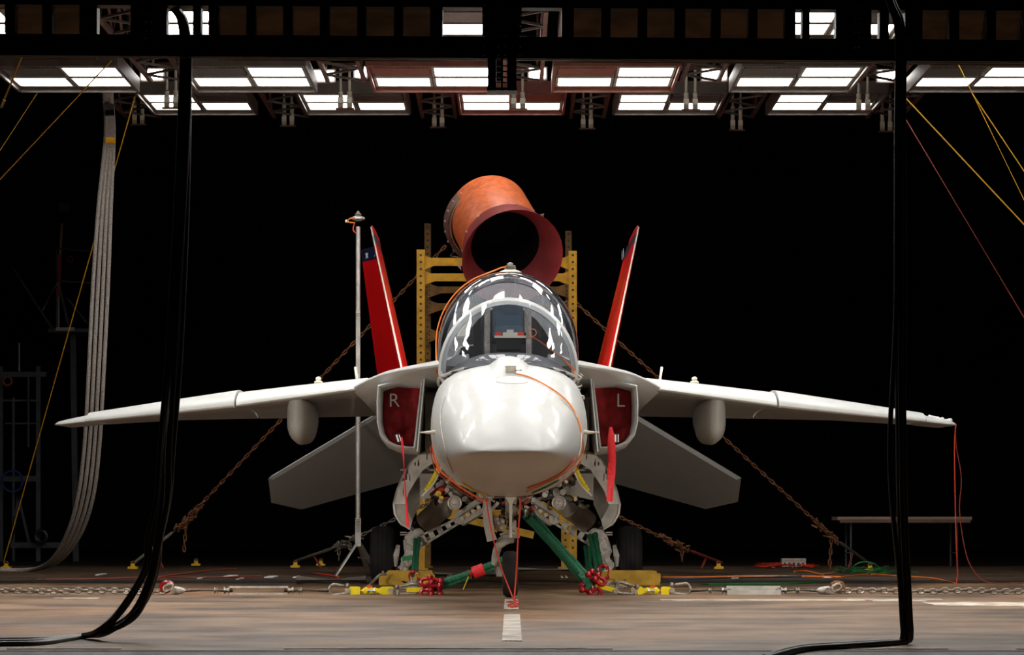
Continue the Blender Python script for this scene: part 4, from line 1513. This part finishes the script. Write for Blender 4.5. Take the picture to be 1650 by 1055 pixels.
# green slings
def sling(name, a, b, r, n, label, wrap=None, sag=.0, bend=None):
    t = empty(name, a, label, 'sling')
    d = (b - a)
    A_, B_ = frame(d)
    for k in range(n):
        t0 = 2 * PI * k / n + .4
        off = (A_ * math.cos(t0) + B_ * math.sin(t0)) * r * .95
        pts = []
        for i in range(13):
            u = i / 12
            pts.append(d * u + off * (1 - .25 * math.sin(PI * u)) + Vector((0, 0, -sag * math.sin(PI * u))))
        rr = [r * (.92 + .08 * math.sin(i * 2.2 + k)) for i in range(13)]
        MB().tube(pts, rr, 10).build('sling_leg', 'green', t)
    if wrap:
        MB().tube([d * (wrap[0] + (wrap[1] - wrap[0]) * i / 4) + Vector((0, 0, -sag * math.sin(PI * (wrap[0] + (wrap[1] - wrap[0]) * i / 4)))) for i in range(5)], r * 1.9, 14).build('red_wrap', 'ribbon', t)
        p = d * wrap[0] + Vector((-.01, -.06, -.03))
        MB().tube(smooth_path([p, p + Vector((-.02, 0, -.05)), p + Vector((-.05, 0, -.12))], 4), .005, 6).build('loose_tie', 'yellow', t)
    return t


sling('round_sling', T(697, 945), W(812, 903, 24.2), .030, 3, 'thick green round sling with red wrap, from left shackles to nose wheel', (.52, .72), .01)
sling('round_sling', T(950, 940), W(848, 826, 26.2), .036, 3, 'long green round sling from right shackles up under the belly', None, .0)
sling('gear_sling', W(668, 926, 26.6), W(672, 868, 27.2), .022, 2, 'dark green sling hanging at the main leg beside the left chock')
sling('gear_sling', W(966, 920, 26.6), W(955, 862, 27.2), .030, 2, 'dark green sling hanging at the main leg beside the right chock')
sling('gear_sling', W(950, 928, 26.9), W(946, 880, 27.3), .022, 2, 'second dark green sling behind the long one, near the right red shackles')
for (px, py, lab) in ((668, 928, 'dark red shackle hanging under the left leg sling'), (972, 918, 'dark red shackle at the right leg sling')):
    bow_shackle(W(px, py, 26.6), (0, 0, -1), .12, .09, .018, 'leg_shackle', 'shackle', lab, None, 'shackle', (1, 0, 0))
for (a, b, lab) in (((672, 925), (690, 936), 'tilted yellow bar below the left leg sling'), ((975, 921), (966, 938), 'tilted yellow bar below the right leg sling')):
    pa, pb = W(*a, 26.4), W(*b, 25.8)
    t = empty('tie_bar', pa, lab, 'link bar')
    MB().bar(Vector(), pb - pa, .05, .02).build('bar_plate', 'chock', t, smooth=False)
    MB().cyl(Vector((0, -.02, 0)), Vector((0, .03, 0)), .02, 8).build('bar_pin', 'steel', t)
MB_ = MB().box((0, 0, 0), (.10, .04, .05), Matrix.Rotation(R(-10), 3, 'Y')).build('green_patch', 'greencord', smooth=False, parent=None)
MB_.parent = jet
MB_.location = J(656, 899, 27.5)

# ------------------------------------------------------------------ exhaust duct
near, far = W(826, 415, 33.8), W(787, 344, 35.0)
ax = (far - near).normalized()
t = empty('exhaust_duct', (near + far) / 2, 'large rust-orange exhaust duct with flared red steel collar above the cockpit', 'duct')
o = t.location.copy()
n0, f0 = near - o, far - o
A_, B_ = frame(ax)


def circ(c, r, n=64):
    return [c + (A_ * math.cos(2 * PI * k / n) + B_ * math.sin(2 * PI * k / n)) * r for k in range(n)]


rt = .545
MB().loft([circ(n0 + ax * .38, rt), circ(n0 + ax * .9, rt), circ(f0, rt), circ(f0, rt - .02), circ(n0 + ax * .38, rt - .02), circ(n0 + ax * .38, rt)], False).build('duct_shell', 'duct', t, angle=40)
MB().loft([circ(f0 - ax * .03, rt - .03), circ(f0 - ax * .01, rt - .03)]).build('dark_end', 'ductin', t)
MB().loft([circ(n0 + ax * .42, .46), circ(f0 - ax * .02, .46)], False).build('duct_lining', 'ductin', t)
MB().loft([circ(n0, .665), circ(n0 + ax * .42, .565), circ(n0 + ax * .43, .455), circ(n0 + ax * .41, .455), circ(n0 + ax * .02, .65), circ(n0, .665)], False).build('collar', 'collar', t, angle=40)
fo = Vector((-.045, .03, -.075))
MB().loft([circ(f0 + fo - ax * .22, rt - .02), circ(f0 + fo - ax * .22, rt + .02), circ(f0 + fo, rt + .02), circ(f0 + fo, rt - .02), circ(f0 + fo - ax * .22, rt - .02)], False).build('rear_flange', 'dim', t, angle=40)
MB().loft([circ(f0 + fo * .5 - ax * .25, rt - .01), circ(f0 + fo * .5 - ax * .25, rt + .008), circ(f0 + fo * .5 - ax * .21, rt + .008), circ(f0 + fo * .5 - ax * .21, rt - .01), circ(f0 + fo * .5 - ax * .25, rt - .01)], False).build('flange_edge', 'flange', t, angle=40)
for k in range(24):
    a = 2 * PI * k / 24
    c = f0 + fo - ax * .11 + (A_ * math.cos(a) + B_ * math.sin(a)) * (rt + .024)
    MB().sphere(c, .017, 8, 5).build('flange_bolt', 'steel', t)
for k in range(14):
    a = 2 * PI * (k + .3) / 14
    c = n0 + ax * .36 + (A_ * math.cos(a) + B_ * math.sin(a)) * .585
    MB().sphere(c, .012, 8, 5).build('collar_bolt', 'steel', t)
# angle lugs on the collar
for px, py in ((864, 347), (742, 423)):
    c = W(px, py, 33.9) - o
    MB().slab([c, c + Vector((.10, 0, .03)), c + Vector((.09, 0, -.06))] if px > 800 else [c, c + Vector((-.05, 0, -.03)), c + Vector((.01, 0, -.10))], (0, .05, 0)).build('collar_lug', 'flange', t, smooth=False)
MB().tube([W(737, 400, 36) - o, W(725, 412, 36) - o, W(739, 414, 36) - o], .006, 6).build('hanger_wire', 'steel', t)
for px, py in ((833, 396 + 2), (842, 398), (837, 402)):
    pass

# ------------------------------------------------------------------ yellow frame that carries the duct
fr = empty('duct_support_frame', (0, 36.0, 0), 'tall yellow perforated steel frame standing behind the aircraft under the duct', 'frame')


def column(px, Y, ztop_py, m, wd_px=12):
    x = (px - CX) * Y / F
    zt = hz(ztop_py, Y)
    wd = wd_px * Y / F
    y = Y - 36.0
    co = MB()
    co.box((x, y, zt / 2), (wd, .012, zt)).box((x - wd / 2, y + .05, zt / 2), (.012, .10, zt)).box((x + wd / 2, y + .05, zt / 2), (.012, .10, zt))
    c = co.build('column', m, fr, smooth=False)
    holes = MB()
    z = .3
    while z < zt - .04:
        holes.add([(x + .018 * math.cos(k * PI / 4), y - .0075, z + .018 * math.sin(k * PI / 4)) for k in range(8)], [tuple(range(8))])
        z += .095
    ho = holes.build('bolt_holes', 'black', c, smooth=False)
    ho['kind'] = 'stuff'
    MB().box((x, y + .05, .01), (wd * 2, .3, .02)).build('foot_plate', m, c, smooth=False)


column(678, 35.9, 402, 'frameyellow')
column(923, 35.9, 404, 'frameyellow')
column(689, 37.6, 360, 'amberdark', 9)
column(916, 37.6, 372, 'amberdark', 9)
# lower columns stand wider apart under the belly
column(911, 37.0, 770, 'frameyellow', 12)


def haunch_beam(pxa, pxb, py, Y, m, name='beam', drop=7, h=14):
    """horizontal beam with tapered ends bolted to the columns"""
    def q(px, p):
        v = W(px, p, Y)
        return Vector((v.x, v.y - 36.0, v.z))
    L = pxb - pxa
    poly = [q(pxa, py - h), q(pxa + 16, py - h * .55), q(pxb - 16, py - h * .55), q(pxb, py - h), q(pxb, py + h), q(pxb - 22, py + h * .35), q(pxa + 22, py + h * .35), q(pxa, py + h)]
    b = MB().slab(poly, (0, .06, 0)).build(name, m, fr, smooth=False)
    for px in (pxa + 3, pxb - 3):
        for d in (-8, 0, 8):
            c = q(px, py + d * h / 14)
            MB().cyl(c + Vector((0, -.008, 0)), c, .012, 8).build('beam_bolt', 'black', b)
    return b


haunch_beam(678, 923, 423, 35.95, 'frameyellow')
haunch_beam(678, 923, 448, 35.95, 'frameyellow')
haunch_beam(689, 916, 468, 37.5, 'amberdark', h=12)
haunch_beam(689, 916, 495, 37.5, 'amberdark', h=12)
haunch_beam(689, 916, 540, 37.5, 'amberdark', h=12)
haunch_beam(672, 930, 828, 36.4, 'frameyellow', h=13)
fv = lambda px, py, Y: W(px, py, Y) - Vector((0, 36.0, 0))
MB().bar(fv(672, 818, 36.2), fv(860, 862, 36.2), .09, .10).build('diagonal', 'frameyellow', fr, smooth=False)
MB().bar(fv(923, 850, 36.0), fv(870, 812, 36.2), .10, .10).build('diagonal', 'frameyellow', fr, smooth=False)
for Yb in (36.0, 37.6):
    for px in (684, 919):
        MB().bar(fv(px, 640 if Yb < 37 else 600, Yb), fv(px, 600, 37.4), .04).build('depth_strut', 'chock', fr, smooth=False)

# ------------------------------------------------------------------ rusty guy chains
def guy(label, name, a, b, c, m, clump_px, tails, pitch=.082):
    """a chain from a down to b where it is shortened into a clump, then a rod to the anchor c"""
    t = empty(name, c, label, 'chain')
    o = t.location.copy()
    mb = MB()
    d = b - a
    n = int(d.length / pitch)
    for i in range(n):
        p = a + d * ((i + .5) / n) - o
        mb.link(p, d, (0, -1, .2) if i % 2 else d.cross(Vector((0, -1, .2))), pitch * 1.36, .054, .0105, 5, 3)
    rnd = random.Random(n)
    for k in range(clump_px):
        u = rnd.uniform(-.05, .42)
        p = b - d.normalized() * u + Vector((rnd.uniform(-.045, .045), rnd.uniform(-.04, .04), rnd.uniform(-.05, .05))) - o
        mb.link(p, d + Vector((rnd.uniform(-1, 1), rnd.uniform(-1, 1), rnd.uniform(-1, 1))) * d.length * .6, (rnd.uniform(-1, 1), 1, 0), pitch * 1.36, .054, .0105, 5, 3)
    lk = mb.build('links', m, t)
    lk['kind'] = 'stuff'
    for (u, L) in tails:
        mb = MB()
        p0 = b - d.normalized() * u - o
        for i in range(int(L / (pitch * .93))):
            mb.link(p0 + Vector((.01 * math.sin(i), 0, -pitch * .93 * i)), (0, 0, 1), (1, 0, 0) if i % 2 else (0, 1, 0), pitch * 1.36, .055, .0105, 5, 3)
        q = mb.build('chain_tail', m, t)
        q['kind'] = 'stuff'
    e = (c - b)
    MB().tube([b - o, b - o + e * .15, b - o + e * .2, b - o + e * .95], [.014, .014, .022, .020], 8).build('binder_rod', 'brownred' if 'red' in label else 'steel', t)
    MB().bar(b - o + e * .55, b - o + e * .55 + Vector((-.10 if e.x > 0 else .14, -.05, -.30 if e.z < -.35 else -.22)), .022).build('binder_handle', 'brownred', t, smooth=False)
    return t


def anchor(p, label):
    t = empty('floor_anchor', p, label, 'anchor')
    MB().box((0, 0, .015), (.13, .12, .03)).build('anchor_base', 'yellow', t, smooth=False)
    MB().slab([(-.035, -.02, .03), (.035, -.02, .03), (.02, -.02, .075), (-.02, -.02, .075)], (0, .04, 0)).build('anchor_lug', 'yellow', t, smooth=False)
    MB().ring((0, 0, .075), (0, 1, 0), .026, .009, 14, 6).build('anchor_ring', 'rust', t)


g0 = lambda px, py: G(px, py) + Vector((0, 0, .06))
A0 = guy('rusty guy chain running from the duct frame down behind the right wing to the floor', 'guy_chain', W(718, 396, 36.3), W(290, 848, 36.8), g0(214, 915), 'rust', 34, [(.10, .46)])
guy('rusty guy chain on the picture right, frame down to an anchor by the table', 'guy_chain', W(928, 488, 36.0), W(1345, 868, 36.6), g0(1398, 912), 'rust', 22, [(.08, .58)])
guy('short grey guy chain ending at the anchor left of the test pole', 'guy_chain', W(700, 806, 35.4), W(545, 880, 36.2), g0(474, 911), 'galv', 26, [(.0, .24), (.2, .2)])
guy('short brown guy chain with red binder on the picture right', 'guy_chain', W(985, 826, 35.4), W(1103, 884, 36.2), g0(1166, 914), 'rust', 30, [(.06, .3)])
# second strand beside the short grey chain
anchor(G(214, 916), 'yellow floor anchor behind the left black hoses')
anchor(G(316, 911), 'small yellow floor anchor between guy chains, far left of the pole')
anchor(G(476, 914), 'yellow floor anchor of the short grey guy chain')
anchor(G(517, 911), 'small yellow floor anchor left of the test pole foot')
anchor(G(1158, 916), 'yellow floor anchor of the short brown guy chain')
anchor(G(1402, 920), 'yellow floor anchor among green cords')
anchor(G(10, 916), 'yellow floor anchor by the left picture edge')

# ------------------------------------------------------------------ test pole on a tripod
YP = 31.4
pb = W(577, 930, YP)
pb.z = 0
t = empty('test_pole', pb, 'slim pale test pole on a tripod with round sensor on top, near a red fin', 'pole')
q = lambda px, py, dY=0: W(px, py, YP + dY) - pb
MB().tube([q(577, 612), q(577, 500), q(577, 365)], .026, 14).build('upper_tube', 'pole', t)
MB().tube([q(577, 880), q(577, 835), q(577, 834), q(577, 612)], [.034, .034, .028, .028], 14).build('lower_tube', 'pole', t)
for py in (507, 683, 836, 842):
    MB().cyl(q(577, py - 1.5), q(577, py + 1.5), .034, 14).build('clamp_ring', 'black' if py < 600 else 'steel', t)
MB().tube([q(577, y) for y in (356, 353, 350, 347)], [.03, .085, .08, .02], 18).build('sensor_disc', 'pole', t)
MB().tube([q(577, y) for y in (348, 345, 343, 340)], [.03, .04, .02, .012], 12).build('sensor_cap', 'steel', t)
MB().tube(smooth_path([q(575, 350, -.05), q(564, 352, -.1), q(560, 357, -.05), q(572, 359, 0)], 5), .008, 6).build('sensor_lead', 'orange', t)
MB().tube(smooth_path([q(571, 360), q(569, 370), q(574, 376)], 5), .007, 6).build('sensor_lead', 'redcord', t)
MB().box(q(559, 356, -.05), (.04, .03, .03)).build('lead_plug', 'cream', t, smooth=False)
for (px, py, dY) in ((541, 930, -.1), (588, 927, .9), (606, 895, .6)):
    foot = q(px, py, 0)
    foot.y = dY
    foot.z = .01
    MB().bar(q(577, 872), foot, .055, .018).build('leg', 'pole', t, smooth=False)
MB().bar(q(577, 898), q(603, 900, .4), .012).build('stay', 'pole', t, smooth=False)

# ------------------------------------------------------------------ conduits on the floor near the main wheels
for (pxa, pxb, py, r, lab, m) in ((478, 590, 941, .045, 'fat grey pipe lying on the floor below the test pole', 'primer'), (835, 930, 921, .03, 'pale pipe lying on the floor between the main wheels', 'pole'),
                                  (700, 800, 929, .03, 'thin brown pipe on the floor left of the nose wheel', 'bay')):
    a, b = G(pxa, py), G(pxb, py)
    o = MB().cyl(a + Vector((0, 0, r)), b + Vector((0, 0, r)), r, 14).build('floor_pipe', m)
    tag(o, lab, 'pipe')
a = W(578, 935, 27.4)
tag(MB().tube(smooth_path([G(590, 950) + Vector((0, 0, .01)), W(600, 938, 27.2), W(612, 926, 27.4), W(622, 925, 27.5)], 6), .014, 8).build('bent_lead', 'primer'), 'grey lead curling from the floor over the left chock', 'cable')


def floor_line(pix, r, m, label, name='floor_cable', cat='cable', zz=None, group=None):
    pts = []
    for i, p_ in enumerate(pix):
        v = G(p_[0], p_[1])
        v.z = r + (p_[2] if len(p_) > 2 else 0)
        pts.append(v)
    return tag(MB().tube(smooth_path(pts, 6), r, 6).build(name, m), label, cat, group)


floor_line([(1062, 931), (1110, 931.5), (1200, 930), (1290, 930), (1355, 931)], .012, 'orange', 'orange cable on the floor from the right chock towards the green cords')
floor_line([(1065, 934), (1120, 934), (1180, 932), (1250, 931), (1330, 929)], .012, 'bluegrey', 'dark blue-grey lead beside the orange floor cable')
rnd = random.Random(4)
for k in range(7):
    floor_line([(1215 + rnd.uniform(0, 40) + i * rnd.uniform(9, 16), 914 + rnd.uniform(-3, 2), rnd.uniform(0, .04)) for i in range(6)], .010, 'redcord', 'strand of the red cord pile in front of the grey power box', 'floor_cable', 'cord', group='red cord pile')
floor_line([(1280, 922), (1300, 921), (1322, 926), (1345, 924)], .011, 'orange', 'orange lead end near the white floor marker')
floor_line([(1350, 931), (1400, 926), (1450, 929), (1500, 932), (1538, 940)], .008, 'orange', 'thin orange lead leading to the wing tip cord')
floor_line([(1130, 943), (1200, 942), (1290, 941), (1330, 938)], .011, 'greencord', 'green hose on the floor behind the right turnbuckle')
rnd = random.Random(21)
for k in range(9):
    x0 = 1330 + rnd.uniform(0, 60)
    pix = [(x0 + i * rnd.uniform(8, 20), 921 + rnd.uniform(-5, 6), rnd.uniform(0, .05)) for i in range(6)]
    floor_line(pix, .006, 'greencord', 'strand of the green cord tangle by the yellow anchor near the table', 'green_cord', 'cord', group='green cord tangle')
tag(MB().tube(smooth_path([G(1370, 922), W(1378, 910, 34), W(1392, 905, 34), W(1408, 908, 34), W(1420, 918, 34), G(1428, 924)], 6), .010, 6).build('green_cord', 'greencord'), 'green cord looping up above the tangle by the table', 'cord')
floor_line([(505, 925), (530, 928), (545, 931)], .012, 'redcord', 'short red lead at the foot of the test pole')
floor_line([(240, 932), (300, 925), (340, 920), (380, 917)], .012, 'brownred', 'faded red lead running away across the floor on the left')
floor_line([(60, 935), (150, 934), (240, 931), (330, 932), (420, 929)], .010, 'brownred', 'thin faded lead across the floor behind the left chain')

# power box
p = G(1278, 914)
t = empty('power_box', p, 'low grey power box with sockets on the floor before the dark', 'power box')
MB().box((0, 0, .07), (.34, .2, .12)).build('case', 'pole', t, smooth=False)
MB().box((0, -.105, .10), (.34, .01, .03)).build('lid_edge', 'strut', t, smooth=False)
for k in range(5):
    MB().box((-.13 + k * .065, -.105, .05), (.03, .012, .04)).build('socket', 'black', t, smooth=False)

# folding table at the back right
YTb = 38.4
t = empty('folding_table', ((1452 - CX) * YTb / F, YTb, 0), 'long narrow folding table with pale top at the back right', 'table')
tw = 214 * YTb / F
MB().box((0, 0, .70), (tw, .75, .05)).build('table_top', 'wood', t, smooth=False)
MB().box((0, -.38, .662), (tw - .05, .02, .05)).build('apron', 'dim', t, smooth=False)
for s in (-1, 1):
    for y in (-.28, .28):
        MB().tube([(s * (tw / 2 - .2), y, .67), (s * (tw / 2 - .2), y, .0)], .014, 8).build('leg', 'scaf', t)
    MB().tube([(s * (tw / 2 - .2), -.28, .2), (s * (tw / 2 - .2), .28, .2)], .012, 8).build('leg_stretcher', 'strut', t)

# ------------------------------------------------------------------ scaffold, lift and camera tripod in the dark at the left
YS = 43.0
def SP(px, py, dY=0):
    return W(px, py, YS + dY)


t = empty('scaffold_tower', (SP(35, 880).x, YS, 0), 'dull blue-grey steel work tower standing in the dark at far left', 'scaffold')
o = t.location.copy()
for (a, b, r) in (((2, 590), (2, 905), .06), ((62, 590), (62, 880), .07), ((22, 640), (22, 905), .04), ((46, 600), (46, 720), .03)):
    pa, pb_ = SP(*a) - o, SP(*b) - o
    if b[1] > 870:
        pb_.z = 0
    MB().bar(pa, pb_, r).build('post', 'scaf', t, smooth=False)
for (a, b, r) in (((0, 603), (75, 603), .08), ((0, 645), (60, 645), .03), ((8, 682), (60, 682), .025), ((0, 771), (60, 771), .09), ((18, 878), (98, 878), .09), ((18, 878), (30, 800), .04), ((48, 878), (30, 800), .04)):
    MB().bar(SP(*a) - o, SP(*b) - o, r).build('crossbar', 'scaf', t, smooth=False)
MB().tube([SP(31, 552) - o, SP(31, 598) - o], .012, 6).build('lit_rod', 'pole', t)
MB().ring(SP(12, 614, -.2) - o, (0, 1, 0), .07, .02, 16, 6).build('hand_wheel', 'rust', t)
MB().ring(SP(20, 775, -.2) - o, (0, 1, 0), .17, .018, 20, 6).build('cord_coil', 'bluecord', t)
MB().ring(SP(66, 864, -.2) - o, (0, 1, 0), .09, .035, 18, 8).build('caster', 'black', t)
t = empty('work_platform', SP(105, 535), 'dim steel platform with guard rails high on the left', 'platform')
o = t.location.copy()
MB().box(SP(118, 535) - o, (.66, .9, .06)).build('deck', 'scaf', t, smooth=False)
MB().box(SP(105, 530, -.46) - o, (.30, .02, .05)).build('toe_board', 'pole', t, smooth=False)
for (a, b) in (((92, 400), (92, 532)), ((150, 405), (150, 532)), ((92, 400), (150, 405)), ((92, 452), (150, 456)), ((20, 430), (85, 530)), ((108, 480), (140, 520))):
    MB().bar(SP(*a) - o, SP(*b) - o, .03).build('rail', 'scaf', t, smooth=False)
MB().bar(SP(118, 538) - o, Vector((SP(118, 538).x, YS + .3, 0)) - o, .09).build('mast', 'scaf', t, smooth=False)
t = empty('camera_tripod', SP(95, 500), 'pale-legged tripod with small camera head standing on the dim platform', 'tripod')
o = t.location.copy()
MB().tube([SP(100, 360) - o, SP(97, 410) - o], .02, 8).build('column', 'pole', t)
MB().tube([SP(96, 410) - o, SP(94, 478) - o], .035, 8).build('grip', 'brownred', t)
for a in ((68, 500), (94, 530), (112, 532)):
    MB().tube([SP(94, 452) - o, SP(*a) - o], .02, 8).build('leg', 'pole' if a[0] < 100 else 'scaf', t)
MB().box(SP(104, 334) - o, (.16, .2, .14)).build('camera_body', 'scaf', t, smooth=False)
MB().ring(SP(113, 418) - o, (.5, 1, 0), .05, .012, 16, 6).build('cable_ring', 'rust', t)

# ------------------------------------------------------------------ hoses, cable bundles, straps, cords
# left grey braided hoses (behind the wing tip), from the roof to the floor and out to the left
for k in range(4):
    off = (k - 1.5) * 7.5
    pix = [(173 + off * .35, 60, 31.5), (173 + off * .45, 150, 31.6), (176 + off * .5, 215, 31.7), (168 + off * .8, 330, 31.8), (161 + off * 1.0, 460, 32), (153 + off, 620, 32.2), (147 + off, 720, 32.5), (137 + off, 800, 32.8), (118 + off * .9, 860, 33.2), (88 + off * .6, 903, 33.8), (50 + off * .3, 919 - k * .8, 34.4), (-10, 922.5 - k * 1.2, 34.4), (-90, 923 - k * 1.2, 34.3)]
    pts = [W(*p_) for p_ in pix]
    r = .024
    pts = [Vector((p_.x, p_.y + k * .03, max(p_.z, r))) for p_ in pts]
    tag(MB().tube(smooth_path(pts, 6), r, 8).build('grey_hose', 'greyhose'), ['leftmost', 'second from the left', 'third from the left', 'rightmost'][k] + ' grey braided hose of the four hanging behind the left wing tip', 'hose', 'grey braided hoses')
tag(MB().tube([W(176, 168, 31.6), W(177, 186, 31.6)], .055, 10).build('hose_band', 'black'), 'dark band round the grey hose bundle near the roof', 'band')
tag(MB().tube([W(178, 222, 31.6), W(178, 231, 31.6)], .06, 10).build('hose_band', 'strap'), 'yellow band round the grey hose bundle', 'band')

# left black hoses in the foreground
hl = [(272, -30), (280, 10), (292, 30), (298, 60), (300, 110), (299, 200), (294, 330), (286, 460), (276, 600), (266, 720), (262, 800), (250, 870)]
for k, (e, sp_) in enumerate((((232, 918), (196, 978)), ((236, 915), (203, 975)), ((242, 925), (214, 985)), ((246, 930), (220, 990)), ((254, 915), (230, 975)))):
    off = (k - 2) * 2.6
    pix = []
    for i, (x, y) in enumerate(hl):
        g = min(1, .25 + i * .085)
        wob = 3.0 * math.sin(i * .9 + k * 1.7)
        pix.append((x + off * 2.2 * g + wob * g, y))
    pix += [e, sp_]
    pts = [W(x, y, 15.05 + .02 * (k % 3)) for x, y in pix]
    tail = [(160 + k * 4, 1014 + k * 1.0), (125 + k * 3, 1029), (70, 1033 + k * 1.5), (0, 1034 + k * 1.8), (-80, 1035 + k * 1.8)]
    pts += [W(tail[0][0], tail[0][1], 15.0)] + [G(x, y) for x, y in tail[1:]]
    r = .017 if k % 2 else .014
    pts = [Vector((p_.x, p_.y, max(p_.z, r))) for p_ in pts]
    tag(MB().tube(smooth_path(pts, 8), r, 10).build('black_hose', 'hose'), 'black hose of the bundle draped from the girder, curving to the floor at left', 'hose', 'left black hoses')
hr = [(1428, -20), (1437, 10), (1447, 35), (1451, 80), (1450, 200), (1450, 350), (1450, 500), (1448, 620), (1448, 700), (1449, 780), (1452, 860), (1457, 940), (1460, 1000), (1461, 1022), (1455, 1036)]
for k in range(4):
    off = (k - 1.5) * 4.2
    pts = []
    for i, (x, y) in enumerate(hr):
        wob = (8.5 if k == 0 else 2.0) * math.exp(-((y - 740) / 130) ** 2) * (-1 if k == 0 else 1)
        pts.append(W(x + off * (.5 + .5 * min(1, i / 6)) + wob, y - k * 1.0, 14.6 + .03 * (k % 2)))
    for (x, y) in ((1425, 1038 + k * 1.4), (1370, 1041 + k * 1.6), (1310, 1044 + k * 2), (1270, 1050 + k * 3), (1235, 1062 + k * 3)):
        pts.append(G(x - k * 4, y))
    r = .017 if k % 2 else .014
    pts = [Vector((p_.x, p_.y, max(p_.z, r))) for p_ in pts]
    tag(MB().tube(smooth_path(pts, 8), r, 10).build('black_hose', 'hose'), 'black hose of the vertical bundle at right, bending flat along the floor', 'hose', 'right black hoses')


def line(pixa, Ya, pixb, Yb, r, m, label, name='tension_strap', cat='strap', flat=False):
    a, b = W(*pixa, Ya), W(*pixb, Yb)
    mb = MB().bar(a, b, r * 2.4, r * .8) if flat else MB().tube([a, b], r, 6)
    return tag(mb.build(name, m, smooth=not flat), label, cat)


line((180, 97), 17, (-60, 352), 17, .007, 'strap', 'bright amber strap slanting down from the girder at upper left', flat=True)
line((60, 150), 17.5, (-30, 288), 17.5, .004, 'strap', 'thinner amber strap beside the bright one at upper left', flat=True)
line((48, 62), 15.1, (2, 172), 15.6, .004, 'strap', 'short amber strap ending in a clip at the upper left corner', flat=True)
line((222, 140), 33.5, (6, 905), 37.5, .008, 'strap', 'long thin orange line falling from the lamps to the lower left corner', 'guy_line', 'line')
line((1452, 150), 20, (1700, 415), 20, .008, 'strap', 'bright amber strap slanting right from the right hoses', flat=True)
line((1452, 180), 21, (1700, 595), 21, .005, 'brownred', 'thin brown strap falling below the bright right strap')
line((1540, 95), 19, (1700, 425), 19, .004, 'strap', 'thin amber line crossing the rightmost lamp tray')
line((1566, 150), 19, (1700, 350), 19, .006, 'strap', 'amber strap close to the right edge, above the bright one', flat=True)
t = tag(MB().tube([W(7, 161, 15.57), W(2, 173, 15.6)], .009, 8).build('strap_clip', 'steel'), 'small steel clip at the end of the upper left strap', 'clip')

# red cords from the left wing tip
pts = [W(1540, 682, 27.9), W(1538, 720, 27.9), W(1539, 800, 27.9), W(1541, 880, 27.9), W(1543, 920, 28.0), W(1541, 942, 28.0)]
pts[-1].z = .01
tag(MB().tube(smooth_path(pts, 6), .0065, 7).build('tip_cord', 'redcord'), 'straight red cord hanging from the left wing tip to the floor', 'cord')
pts = [W(1539, 684, 27.95), W(1541, 720, 28), W(1549, 770, 28), W(1546, 820, 28), W(1552, 870, 28), W(1561, 905, 28), W(1578, 930, 28), W(1600, 940, 28), W(1650, 941, 28), W(1720, 942, 28)]
pts = [Vector((p_.x, p_.y, max(p_.z, .012))) for p_ in pts]
tag(MB().tube(smooth_path(pts, 6), .006, 7).build('tip_cord', 'brownred'), 'curving dark red cable from the left wing tip, running off right on the floor', 'cord')
# ice-like crust of cables on the left wing tip
mb = MB()
for k in range(14):
    p = W(1500 + k * 2.6, 672 + k * .5, 27.95)
    mb.sphere(p + Vector((0, .1, random.uniform(-.005, .02))), random.uniform(.012, .028), 7, 5)
tag(mb.build('tape_patch', 'white'), 'crumpled white tape along the left wing tip', 'tape', kind='stuff')
